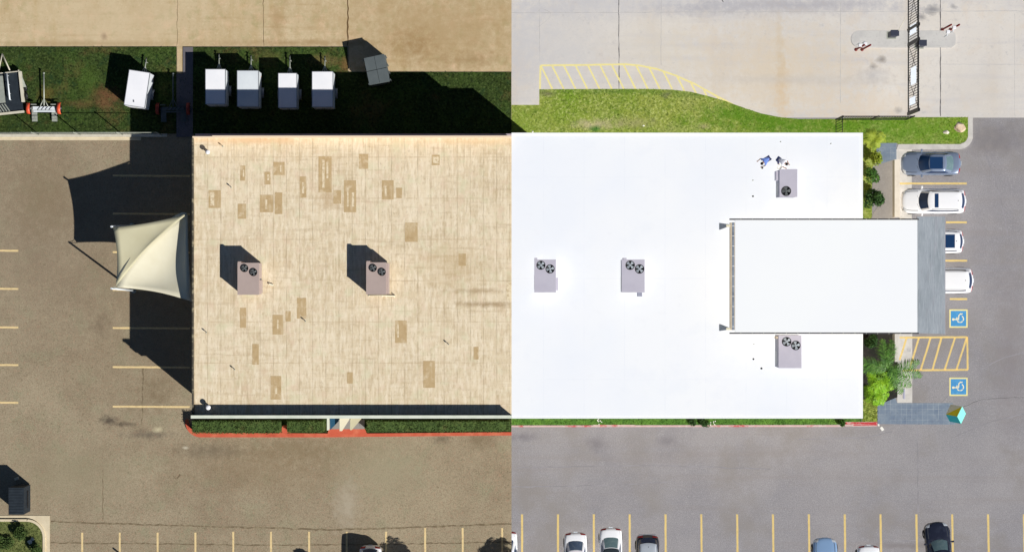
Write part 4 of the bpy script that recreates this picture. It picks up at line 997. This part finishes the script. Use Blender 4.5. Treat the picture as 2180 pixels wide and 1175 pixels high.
b.face([o_, o_ - a2, o_ - a1 - a2, o_ - a1], 3); b.face([o_, o_ - a3, o_ - a3 - a2, o_ - a2], 0); b.face([o_, o_ - a1, o_ - a1 - a3, o_ - a3], 2)
b.build('cube_body', [CT, CY_, CA, CD], e)
nrm = a1.cross(a2).normalized(); nrm = nrm if nrm.z > 0 else -nrm
b = MB(); b.face([T + nrm * .004, T + a2 + nrm * .004, T + a1 + nrm * .004]); b.face([T + nrm * .0041, T + a1 + nrm * .0041, T + a2 + nrm * .0041]); b.build('yellow_panel', CY_, e)
low = T + a1 + a2 + a3; b = MB(); b.tube((low.x, low.y, .1), (low.x, low.y, low.z + .25), .09, 10); b.box((low.x, low.y, .08), (.6, .6, .16), .5); b.build('plinth', CURB_R, e)

# ------------------------------------------------------------------ gate, fences, operators, bollards
e = empty('sliding_gate', P(1934, 120), 'tall black picket gate crossing the pale concrete drive beside the island', 'gate')
e.location = (0, 0, 0)
gx = P(1933, 0).x; gh = 3.5
def gy(py): return P(0, py).y
b = MB()
for (a, c_) in ((-60, 66), (66, 96), (98, 243)):
    for zz in (.12, gh - .12, gh - .35): b.tube((gx, gy(a), zz), (gx, gy(c_), zz), .055 if zz < 1 else .045, 6)
b.build('gate_rail', BLK, e)
b = MB(); y = gy(244)
while y < gy(-60):
    b.tube((gx, y, .1), (gx, y, gh), .027, 5); b.lathe((gx, y, gh), [(.001, .1), (.03, .04), (.03, 0)], 6); y += .2
b.build('picket', BLK, e)
b = MB()
for py_ in (66, 97, 243):
    b = MB(); b.box((gx, gy(py_), gh / 2), (.16, .24, gh + .1)); b.build('gate_post', BLK, e)
b = MB()
for (a, c_) in ((-50, 64), (100, 170), (170, 240)):
    b.tube((gx + .03, gy(a), .2), (gx + .03, gy(c_), gh - .3), .02, 5); b.tube((gx + .03, gy(a), gh - .3), (gx + .03, gy(c_), .2), .02, 5)
b.build('brace_rod', BLK, e)
for a, c_, z0, z1, mt in ((60, 80, .9, 2.9, BANNER), (150, 186, 1.2, 2.9, BANNER), (212, 228, .8, 2.6, BANNER), (-14, 6, 1.0, 2.7, BANNER)):
    b = MB(); b.box((gx - .06, (gy(a) + gy(c_)) / 2, (z0 + z1) / 2), (.02, abs(gy(a) - gy(c_)), z1 - z0)); b.build('notice_panel', mt, e)
e = empty('picket_fence', P(1860, 250), 'black picket fence with short return at the lawn edge below the gate', 'fence')
e.location = (0, 0, 0)
fy2 = gy(255); fx0, fx1 = P(1779, 0).x, P(1928, 0).x; fh = 2.8
b = MB()
for zz in (.15, fh - .12): b.tube((fx0, fy2, zz), (fx1, fy2, zz), .04, 6); b.tube((fx0, fy2, zz), (fx0, gy(288), zz), .025, 6)
b.build('fence_rail', BLK, e)
b = MB(); n = int((fx1 - fx0) / .2)
for i in range(n + 1): x = fx0 + i * .2; b.tube((x, fy2, .05), (x, fy2, fh), .026, 5); b.lathe((x, fy2, fh), [(.001, .08), (.026, .03), (.026, 0)], 6)
for i in range(1, 7): y = fy2 - i * .2; b.tube((fx0, y, .05), (fx0, y, fh), .024, 5)
b.build('picket', BLK, e)
b = MB()
for x in (fx0, (fx0 + fx1) / 2, fx1): b.box((x, fy2, fh / 2 + .05), (.09, .09, fh + .1))
b.build('fence_post', BLK, e)
def operator(px, py, label, s_):
    c = P(px, py, 1.3); e = empty('gate_operator', (c.x, c.y, .13), label, 'gate operator', group='gate operators on the island')
    b = MB(); b.box((0, 0, .6), (.6, .42, 1.15)); b.build('housing', OPR, e, bevel=.04)
    b = MB(); b.box((0, 0, 1.2), (.66, .48, .07)); b.build('lid', OPR, e, bevel=.02)
    b = MB(); b.box((0, 0, .02), (.75, .6, .05)); b.build('base_plate', STEEL, e)
    b = MB(); b.tube((.22 * s_, .1 * s_, 1.2), (.75 * s_, 1.1 * s_, 1.5), .02, 6); b.build('chain_arm', CREAM2, e)
operator(1905, 71, 'dark slate gate operator box left of the gate on the island', 1)
operator(1964, 92, 'dark slate gate operator box right of the gate on the island', -1)
def bollard(px, py, label, dx=.0, dy=0.):
    c = P(px, py); e = empty('bollard', (c.x, c.y, .13 if 66 < py < 101 else .01), label, 'bollard', group='dark red bollards guarding the keypads')
    b = MB(); b.tube((0, 0, 0), (dx, dy, 1.7), .075, 12); b.lathe((dx, dy, 1.7), [(.001, .05), (.05, .04), (.075, 0)], 12); b.build('pipe', BOL, e)
    b = MB(); b.lathe((0, 0, 0), [(.14, 0), (.14, .04), (.08, .06)], 12); b.build('collar', BOL, e)
bollard(1822, 106, 'left of the two dark red bollards at the west end of the island', .3, .12); bollard(1835, 106, 'right of the two dark red bollards at the west end of the island', .3, .12)
bollard(2006, 63.5, 'left of the two dark red bollards at the east end of the island', .25, .12); bollard(2023, 63.5, 'right of the two dark red bollards at the east end of the island', .25, .12)
def keypad(px, py, label, rz):
    c = P(px, py, 1.1); e = empty('keypad_pedestal', (c.x, c.y, .12), label, 'keypad', rz, 'white keypads on the island')
    b = MB(); b.tube((0, 0, 0), (0, 0, 1.0), .04, 10); b.tube((0, 0, 1.0), (.22, 0, 1.1), .03, 8); b.build('stand', WHITE2, e)
    b = MB(); b.box((.22, 0, 1.15), (.24, .26, .28)); k_ = b.build('keypad_box', WHITE, e, bevel=.02)
    b = MB(); b.box((.345, 0, 1.15), (.012, .16, .18)); b.build('key_panel', BLK, k_)
keypad(1830, 92, 'white keypad post at the west end of the island, left one', R(-90)); keypad(1841, 89, 'white keypad post at the west end of the island, nearer the gate', R(-90))
keypad(2017, 75, 'white keypad box at the east end of the island, nearer the gate', R(90)); keypad(2030, 66, 'white keypad post at the east end of the island by the right bollard', R(90))

# ------------------------------------------------------------------ cars
def interp(t, tab):
    for (a, va), (b, vb) in zip(tab, tab[1:]):
        if t <= b: 
            k = (t - a) / (b - a) if b > a else 0
            return va + (vb - va) * k
    return tab[-1][1]
STY = {
 'sedan': dict(H=1.45, belt=.93, cowl=.27, wt=.43, rt=.72, rb=.88, zt=[(0, .58), (.015, .68), (.05, .74), (.27, .95), (.6, .97), (.88, .99), (.96, .95), (.985, .86), (1, .7)], rw=.70),
 'coupe': dict(H=1.38, belt=.92, cowl=.29, wt=.46, rt=.68, rb=.86, zt=[(0, .58), (.015, .68), (.05, .74), (.29, .93), (.6, .95), (.86, .97), (.96, .93), (.985, .84), (1, .68)], rw=.70),
 'suv': dict(H=1.72, belt=1.1, cowl=.25, wt=.37, rt=.89, rb=.965, zt=[(0, .7), (.015, .86), (.05, .93), (.25, 1.08), (.6, 1.12), (.93, 1.12), (.97, 1.05), (.985, .9), (1, .75)], rw=.76),
}
WID = [(0, .60), (.012, .72), (.03, .83), (.06, .91), (.1, .96), (.17, 1), (.8, 1), (.9, .975), (.95, .94), (.975, .88), (.99, .80), (1, .70)]
def car(end, px, py, theta, L_, W, style, paint, label, cat='car', roofmat=None, sunroof=None, rails=False, glassroof=False, rear_glass=None, light='clear', clip=None, group=None, wsglass=None, darkbumper=False):
    st = STY[style]; h = st['H']
    th = R(theta); f = Vector((math.cos(th), math.sin(th), 0))
    pt = P(px, py, .6); ctr = pt - f * L_ / 2 * (1 if end == 'front' else -1) if end != 'center' else pt
    e = empty('parked_car', (ctr.x, ctr.y, 0), label, cat, th, group)
    hw = W / 2
    CS = [(.86, .2), (.97, .3), (1.0, .52), (.99, .72), (.965, .84), (.90, .94), (.78, .985), (.4, 1.0), (0, 1.015)]
    def Sf(s, k, sg):
        i = min(int(k), len(CS) - 2); fr = k - i
        fy_, fz_ = CS[i][0] + (CS[i + 1][0] - CS[i][0]) * fr, CS[i][1] + (CS[i + 1][1] - CS[i][1]) * fr
        zt_ = interp(s, st['zt']); z = .2 + (zt_ - .2) * (fz_ - .2) / .8
        w = hw * interp(s, WID)
        bow = 0
        x = L_ / 2 - s * L_
        # rounded ends: sides lie further back than the middle
        if s < .12: x -= (fy_ ** 2.4) * .16 * (1 - s / .12) * (1 if s > 0 else 1)
        if s > .9: x += (fy_ ** 2.4) * .12 * ((s - .9) / .1)
        return Vector((x, sg * w * fy_, z))
    ss = [0, .008, .018, .03, .045, .07, .1, .14, .19, .24, .3, .4, .5, .6, .7, .78, .84, .88, .915, .94, .96, .975, .985, .993, 1]
    nk = len(CS) - 1; b = MB(); vs = []
    for s in ss:
        row = [Sf(s, k, 1) for k in range(nk + 1)] + [Sf(s, k, -1) for k in range(nk - 1, -1, -1)]
        vs += row
    nr = 2 * nk + 1; fs = []
    for i in range(len(ss) - 1):
        for j in range(nr - 1): fs.append((i * nr + j, (i + 1) * nr + j, (i + 1) * nr + j + 1, i * nr + j + 1))
    fs.append(tuple(range(nr))); fs.append(tuple(reversed(range((len(ss) - 1) * nr, len(ss) * nr))))
    b.mesh(vs, fs, 0, True)
    # greenhouse
    xc, xw, xr_, xe_ = [L_ / 2 - q * L_ for q in (st['cowl'], st['wt'], st['rt'], st['rb'])]
    wb, wtop = hw * .86, hw * st['rw']; zb = st['belt'] + .0; zr = h - .05
    nf_, ns_ = 10, 12
    def ring(t):
        pts = []
        xf = xc + (xw - xc) * t; xrr = xe_ + (xr_ - xe_) * t; w = wb + (wtop - wb) * t; z = zb + (zr - zb) * (t ** .92)
        bw = .26 * (1 - t) + .13 * t; rbw = .2 * (1 - t) + .1 * t
        def wx(x):  # narrower towards the ends
            u = (x - xrr) / (xf - xrr); return w * (1 - .10 * max(0, (u - .6) / .4) ** 2 - .13 * max(0, (.35 - u) / .35) ** 2)
        wf = wx(xf - bw); wr = wx(xrr + rbw)
        for i in range(nf_ + 1): v = 1 - 2 * i / nf_; pts.append(Vector((xf - bw * v * v, v * wf, z)))
        for i in range(1, ns_): u = i / ns_; x = (xf - bw) + ((xrr + rbw) - (xf - bw)) * u; pts.append(Vector((x, -wx(x), z)))
        for i in range(nf_ + 1): v = -1 + 2 * i / nf_; pts.append(Vector((xrr + rbw * v * v, v * wr, z)))
        for i in range(1, ns_): u = i / ns_; x = (xrr + rbw) + ((xf - bw) - (xrr + rbw)) * u; pts.append(Vector((x, wx(x), z)))
        return pts
    ts = [0, .25, .5, .75, .93, 1.0]; rings = [ring(t) for t in ts]; n = len(rings[0])
    for p in rings[0]: p.z -= .06
    vs = [p for rg in rings for p in rg]; fs = [(i * n + (j + 1) % n, i * n + j, (i + 1) * n + j, (i + 1) * n + (j + 1) % n) for i in range(len(ts) - 1) for j in range(n)]
    b.mesh(vs, fs, 0, True)
    bd = b.build('body', paint, e)
    top = rings[-1]; cx = sum(p.x for p in top) / n; b = MB(); lv = []
    for k, dz in ((1.0, 0), (.94, .028), (.75, .045), (.4, .055), (.0, .058)):
        lv += [Vector((cx + (p.x - cx) * k, p.y * k, p.z + dz)) for p in top]
    b.mesh(lv, [(i * n + (j + 1) % n, i * n + j, (i + 1) * n + j, (i + 1) * n + (j + 1) % n) for i in range(4) for j in range(n)], 0, True)
    b.build('roof', GLASS if glassroof else (roofmat or paint), e)
    def panel(nm, j0, j1, t0, t1, mt, off=.012, shrink=0):
        q = MB(); rr = []
        tl = [t0 + (t1 - t0) * i / 5 for i in range(6)]
        for t in tl:
            rg = ring(t); rg = [rg[j % n] for j in range(j0, j1 + 1)]; rr.append(rg)
        m_ = len(rr[0]); cc = Vector((cx, 0, zr - .6)); vv = []
        for rg in rr:
            for p in rg:
                d = Vector((p.x - cx, p.y, 0))
                d = Vector((d.x / (L_ * .3), d.y / hw, .9)).normalized() if nm in ('windshield', 'rear_window') else Vector((0, 1 if p.y > 0 else -1, .5)).normalized()
                vv.append(p + d * off)
        q.mesh(vv, [(i * m_ + j + 1, i * m_ + j, (i + 1) * m_ + j, (i + 1) * m_ + j + 1) for i in range(5) for j in range(m_ - 1)], 0, True)
        return q.build(nm, mt, e)
    panel('windshield', 1, nf_ - 1, .04, .97, wsglass or GLASS)
    k0 = nf_ + 1
    panel('rear_window', nf_ + ns_ + 1, nf_ + ns_ + nf_ - 1, .08, .95, rear_glass or GLASS)
    mid = ns_ // 2
    for base in (nf_, 2 * nf_ + ns_):
        panel('side_window', base + 1, base + mid, .12, .92, GLASS); panel('side_window', base + mid, base + ns_ - 1, .12, .92, GLASS, .014)
    def patch(nm, s0, s1, k0_, k1_, sg, mt, off=.008, par=e):
        q = MB(); ns2, nk2 = 5, 4; vv = []
        for i in range(ns2 + 1):
            for j in range(nk2 + 1):
                s = s0 + (s1 - s0) * i / ns2; k = k0_ + (k1_ - k0_) * j / nk2; p = Sf(s, k, sg)
                du = Sf(min(s + .004, 1), k, sg) - Sf(max(s - .004, 0), k, sg); dv = Sf(s, min(k + .05, nk), sg) - Sf(s, max(k - .05, 0), sg)
                nn = du.cross(dv); nn = nn.normalized() if nn.length > 1e-9 else Vector((0, 0, 1))
                if nn.z < 0 and k > 3: nn = -nn
                if nn.y * sg < 0 and k <= 3: nn = -nn
                vv.append(p + nn * off)
        q.mesh(vv, [(i * (nk2 + 1) + j, (i + 1) * (nk2 + 1) + j, (i + 1) * (nk2 + 1) + j + 1, i * (nk2 + 1) + j + 1) for i in range(ns2) for j in range(nk2)], 0, True)
        return q.build(nm, mt, par)
    for sg in (1, -1):
        patch('headlight', .018, .07, 4.3, 6.4, sg, LAMP, .012); patch('tail_light', .962, .99, 4.0, 6.8, sg, LENSR, .012)
        patch('hood_line', .03, .25, 6.0, 6.12, sg, mat_line, .004)
        patch('door_line', .45, .455, 1.2, 4.6, sg, mat_line, .004); 
        if style != 'suv': patch('trunk_line', st['rb'] + .02, .955, 5.9, 6.0, sg, mat_line, .004)
        # mirror
        mx = xc - .28; q = MB(); q.box((0, 0, 0), (.14, .2, .13)); q.box((.01, -sg * .12, -.03), (.06, .1, .04)); mo = q.build('wing_mirror', paint, e, bevel=.025); mo.location = (mx, sg * (hw + .08), st['belt'] + .03)
        for xx in (L_ / 2 - .19 * L_, -L_ / 2 + .19 * L_):
            wheel(e, xx, sg * (hw - .09), .33, .22)
            q = MB()
            for k in range(10):
                t0, t1 = math.pi * k / 10, math.pi * (k + 1) / 10
                q.face([(xx + .37 * math.cos(t0), sg * (hw - .02), .33 + .37 * math.sin(t0)), (xx + .37 * math.cos(t0), sg * (hw + .015), .33 + .37 * math.sin(t0)), (xx + .37 * math.cos(t1), sg * (hw + .015), .33 + .37 * math.sin(t1)), (xx + .37 * math.cos(t1), sg * (hw - .02), .33 + .37 * math.sin(t1))])
                q.face([(xx, sg * (hw + .004), .33), (xx + .35 * math.cos(t0), sg * (hw + .004), .33 + .35 * math.sin(t0)), (xx + .35 * math.cos(t1), sg * (hw + .004), .33 + .35 * math.sin(t1))])
            q.build('wheel_arch', BLK, e)
        q = MB(); q.box((xw - .6, sg * (hw - .01), .82), (.2, .03, .03)); q.box((xw - 1.5, sg * (hw - .01), .82), (.2, .03, .03)); q.build('door_handle', TRIM, e)
        if rails:
            q = MB(); q.tube((xw - .3, sg * (wtop - .07), zr + .07), (xr_ + .25, sg * (wtop - .07), zr + .07), .02, 6); q.build('roof_rail', BLK if paint != P_BLACK else TRIM, e)
    patch('grille', .001, .016, 2.0, 5.5, 1, BLK, .01); patch('grille', .001, .016, 2.0, 5.5, -1, BLK, .01)
    xfz = L_ / 2; q = MB(); q.box((-xfz - .012, 0, .72), (.02, .32, .16)); q.build('license_plate', WHITE2, e)
    q = MB(); q.box((-xfz + .22, 0, .3), (.12, W * .5, .12)); q.box((xfz - .22, 0, .3), (.1, W * .45, .12)); q.build('bumper_trim', BLK, e)
    if darkbumper:
        q = MB(); q.box((-xfz + .05, 0, .78), (.14, W * .72, .05)); q.build('bumper_step', TRIM, e, bevel=.015)
    if sunroof:
        a_, c_ = sunroof; xa_, xc_ = L_ / 2 - a_ * L_, L_ / 2 - c_ * L_; q = MB(); q.box(((xa_ + xc_) / 2, 0, h + .001), (xa_ - xc_, wtop * 1.45, .03)); q.build('sunroof', GLASS, e, bevel=.012)
    q = MB(); q.lathe((xr_ + .3, 0, h), [(.04, 0), (.03, .03), (.001, .08)], 6); q.build('antenna', BLK, e)
    q = MB()
    for sg in (.2, -.45): q.tube((xc + .1, sg * hw, zb + .02), (xc - .1, (sg + .5) * hw, zb + .12), .01, 4)
    q.build('wiper', BLK, e)
    return e
mat_line = mat('panel_gap', (70, 74, 80), rough=.8)
P_GREY = mat('car_paint_bluegrey', (140, 154, 178), rough=.28, metal=.35, spec=.5, coat=.6)
P_WHITE = mat('car_paint_white', (246, 247, 250), rough=.3, spec=.5, coat=.5)
P_BLACK = mat('car_paint_black', (30, 32, 40), rough=.25, spec=.5, coat=.8)
P_NAVY = mat('car_paint_navy', (34, 38, 54), [((60, 66, 84), 2, 3, .5, .7, .4)], rough=.3, spec=.5, coat=.7)
P_BLUE = mat('car_paint_blue', (150, 184, 224), rough=.28, metal=.2, spec=.5, coat=.6)
P_SILV = mat('car_roof_silver', (190, 198, 206), rough=.35, metal=.3, spec=.5, coat=.4)
car('front', 1918, 348.5, 180, 4.66, 1.86, 'sedan', P_GREY, 'blue-grey sedan with dark glass sunroof parked nose in, top bay beside the lawn', sunroof=(.44, .66), rear_glass=GLASS_T, group='cars nosed in at the east bays')
car('front', 1917, 428.5, 180, 5.1, 1.98, 'suv', P_WHITE, 'white crossover parked nose in between the grey sedan and the shingle canopy', sunroof=(.47, .53), rails=True, group='cars nosed in at the east bays')
car('rear', 2050.5, 514, 180, 4.75, 1.9, 'suv', P_WHITE, 'white crossover with long dark glass roof panel, front half under the shingle canopy', sunroof=(.42, .8), rails=False, group='cars nosed in at the east bays')
car('rear', 2071, 597, 180, 5.2, 2.05, 'suv', P_WHITE, 'larger white van-like vehicle with plain white roof, front half under the shingle canopy', rails=True, group='cars nosed in at the east bays')
G2 = 'cars in the bottom row of bays'
car('rear', 1225, 1131, -90, 4.8, 1.84, 'sedan', P_WHITE, 'white sedan with grey rear window, leftmost whole car of the bottom row', group=G2, rear_glass=mat('glass_slate', (84, 100, 124), [((120, 132, 140), 5, 3, .5, .7, .6)], rough=.1))
car('rear', 1300, 1121, -90, 4.8, 1.82, 'coupe', P_WHITE, 'white car with black roof and small greenish rear window in the bottom row', group=G2, glassroof=False, roofmat=mat('black_fabric_roof', (34, 44, 52), rough=.8), rear_glass=GLASS_T)
car('rear', 1378, 1136, -90, 4.8, 1.84, 'suv', P_BLACK, 'black crossover with silver grey roof in the bottom row', group=G2, roofmat=P_SILV, rails=True, darkbumper=True)
car('front', 1756, 1143, 90, 4.7, 1.95, 'sedan', P_BLUE, 'light blue car nose up in the bottom row', group=G2)
car('rear', 1848, 1158.5, -90, 4.0, 1.78, 'sedan', P_WHITE, 'small white car barely in view between the blue and the dark navy cars', group=G2)
car('front', 1992, 1110, 96, 4.9, 2.0, 'sedan', P_NAVY, 'dark navy car with pale windscreen, nose up and slightly askew over a bay line', group=G2, wsglass=GLASS_T)
cut = car('rear', 1077, 1128, -90, 4.8, 1.84, 'sedan', P_WHITE, 'white car at the join of the two sides, only its right flank showing', group=G2)
for o in list(cut.children_recursive):
    if o.type != 'MESH': continue
    M_ = Matrix.Translation(cut.location) @ Matrix.Rotation(cut.rotation_euler.z, 4, 'Z') @ (Matrix.Translation(o.location) if o.parent == cut else Matrix())
    me = o.data.copy(); o.data = me; bm = bmesh.new(); bm.from_mesh(me); inv = M_.inverted()
    co = inv @ Vector((X0 + .01, 0, 0)); no = (inv.to_3x3() @ Vector((1, 0, 0))).normalized()
    bmesh.ops.bisect_plane(bm, geom=bm.verts[:] + bm.edges[:] + bm.faces[:], plane_co=co, plane_no=no, clear_inner=True)
    ne = len(bm.faces); bm.to_mesh(me); bm.free()
    if ne == 0: bpy.data.objects.remove(o)
SIDE = 'L'
car('rear', 789, 1159, -90, 4.9, 1.8, 'suv', P_WHITE, 'white vehicle at the bottom edge of the sunlit car park', group=G2)

# ------------------------------------------------------------------ people on the white roof
SIDE = 'R'
SKIN = mat('skin_brown', (150, 108, 84), rough=.6); HAIR = mat('hair_black', (34, 28, 26), rough=.8)
SH_B = mat('shirt_blue', (118, 148, 222), rough=.9); SH_W = mat('shirt_white', (236, 236, 244), rough=.9); JN = mat('jeans_navy', (40, 52, 96), rough=.9); PK = mat('trousers_dark', (44, 44, 56), rough=.9)
def skin(name, J, E_, mt, parent, root=0, sub=1):
    me = bpy.data.meshes.new(name); me.from_pydata([j[0] for j in J], E_, []); me.materials.append(mt)
    o = bpy.data.objects.new(name, me); o.parent = parent; link(o, False)
    o.modifiers.new('skin', 'SKIN'); s_ = o.modifiers.new('sub', 'SUBSURF'); s_.levels = sub; s_.render_levels = sub
    for i, v in enumerate(me.skin_vertices[0].data):
        r_ = J[i][1]; v.radius = (r_, r_) if not isinstance(r_, tuple) else r_; v.use_root = (i == root)
    return o
def person(px, py, rz, shirt, trous, label, hands, head, cap=None):
    c = P(px, py, ZW2); e = empty('person', (c.x, c.y, ZW2), label, 'person', rz)
    # bent forward along +x; feet at the origin
    hip = Vector((-.12, 0, .88)); chest = Vector((.28, 0, 1.12)); neck = Vector((.42, 0, 1.15)); hd = Vector(head)
    J = [(hip, .13), (Vector((.08, 0, 1.0)), .13), (chest, .14), (neck, .06), (neck.lerp(hd, .7), .06), (hd, .10), (hd + (hd - neck).normalized() * .09, .07)]
    E_ = [(0, 1), (1, 2), (2, 3), (3, 4), (4, 5), (5, 6)]
    for i, sg in enumerate((1, -1)):
        n = len(J); hnd = Vector(hands[i]); sh = Vector((.33, sg * .19, 1.12)); el = sh.lerp(hnd, .5) + Vector((-.06, sg * .08, .0)); pd = (hnd - el).normalized()
        J += [(sh, .065), (el, .045), (hnd, .028), (hnd + pd * .07, (.03, .016))]; E_ += [(2, n), (n, n + 1), (n + 1, n + 2), (n + 2, n + 3)]
        side = pd.cross(Vector((0, 0, 1))).normalized()
        for k in range(4):
            m_ = len(J); off = side * (.024 * (k - 1.5)); ln = (.06, .075, .07, .055)[k]
            J += [(hnd + pd * .09 + off, .009), (hnd + pd * (.09 + ln * .6) + off * 1.15, .008), (hnd + pd * (.09 + ln) + off * 1.15 + Vector((0, 0, -.02)), .007)]; E_ += [(n + 3, m_), (m_, m_ + 1), (m_ + 1, m_ + 2)]
        m_ = len(J); J += [(hnd + pd * .03 + side * .045 * sg, .01), (hnd + pd * .07 + side * .06 * sg, .008)]; E_ += [(n + 2, m_), (m_, m_ + 1)]
        q = len(J); J += [(hip + Vector((0, sg * .1, -.04)), .095), (Vector((.06, sg * .14, .48)), .06), (Vector((-.02 + .12 * i, sg * .16, .1)), .04), (Vector((.13 + .12 * i, sg * .17, .04)), .035)]; E_ += [(0, q), (q, q + 1), (q + 1, q + 2), (q + 2, q + 3)]
    skin('body', J, E_, SKIN, e)
    def chain(nm, pts, rs, mt):
        return skin(nm, list(zip(pts, rs)), [(i, i + 1) for i in range(len(pts) - 1)], mt, e)
    T_ = [(hip + Vector((.0, 0, .03)), .155), (Vector((.08, 0, 1.02)), .16), (chest + Vector((0, 0, .01)), .175), (Vector((.36, 0, 1.14)), .13)]; E2 = [(0, 1), (1, 2), (2, 3)]
    for i, sg in enumerate((1, -1)):
        hnd = Vector(hands[i]); sh = Vector((.33, sg * .19, 1.12)); el = sh.lerp(hnd, .5) + Vector((-.06, sg * .08, .0)); n = len(T_)
        T_ += [(sh, .085), (sh.lerp(el, .8), .068)]; E2 += [(2, n), (n, n + 1)]
    skin('shirt', T_, E2, shirt, e)
    L2 = [(hip + Vector((0, 0, -.02)), .145)]; E3 = []
    for i, sg in enumerate((1, -1)):
        n = len(L2); L2 += [(hip + Vector((0, sg * .1, -.06)), .115), (Vector((.06, sg * .14, .48)), .08), (Vector((-.02 + .12 * i, sg * .16, .12)), .065)]; E3 += [(0, n), (n, n + 1), (n + 1, n + 2)]
        chain('shoe', [Vector((-.06 + .12 * i, sg * .16, .05)), Vector((.06 + .12 * i, sg * .165, .045)), Vector((.18 + .12 * i, sg * .17, .035))], (.05, .05, .04), DARK)
    skin('trousers', L2, E3, trous, e)
    up = Vector((-.03, 0, .05))
    b = MB(); dirh = (hd - neck).normalized()
    M_ = Vector((0, 0, 1)).rotation_difference((dirh * .5 + Vector((-.3, 0, .8))).normalized()).to_matrix()
    b.lathe(hd + Vector((.0, 0, .01)), [(.105, -.03), (.115, .03), (.1, .075), (.06, .11), (.001, .125)], 16, M=M_)
    ho = b.build('cap' if cap else 'hair', cap or HAIR, e, cast=False)
    fd = (dirh + Vector((0, 0, -.9))).normalized()
    b = MB(); b.tube(hd + fd * .085, hd + fd * .125, .018, 6, .008); b.build('nose', SKIN, e, cast=False)
    for sg in (1, -1):
        b = MB(); b.lathe(hd + fd * .09 + Vector((0.02, sg * .035, .02)), [(.001, .012), (.012, .006), (.012, -.006)], 8); b.build('eye', DARK, e, cast=False)
        b = MB(); b.lathe(hd + Vector((0, sg * .1, 0)), [(.001, .02), (.02, .012), (.02, -.02)], 8); b.build('ear', SKIN, e, cast=False)
    b = MB(); b.box(hd + fd * .105 + Vector((-.03, 0, -.03)), (.01, .05, .012)); b.build('mouth', LENSR, e, cast=False)
    return e
person(1630, 341, R(215), SH_B, JN, 'person in a blue shirt bending forward on the white roof', [(.62, .24, .55), (.6, -.3, .5)], (.56, .02, 1.08))
person(1656, 343, R(-35), SH_W, JN, 'person in a white shirt bent over beside the single-fan rooftop unit', [(.72, .18, .75), (.7, -.22, .7)], (.56, .02, 1.08), cap=None)
q = P(1660, 356, ZW2 + .4); b = MB(); b.lathe((0, 0, 0), [(.14, 0), (.17, .05), (.18, .38), (.165, .38), (.15, .3), (.001, .3)], 18); o = b.build('bucket', FLOWER, cast=False); o.location = (q.x, q.y, ZW2); tag(o, 'white pail at the feet of the person in white by the rooftop unit', 'bucket')
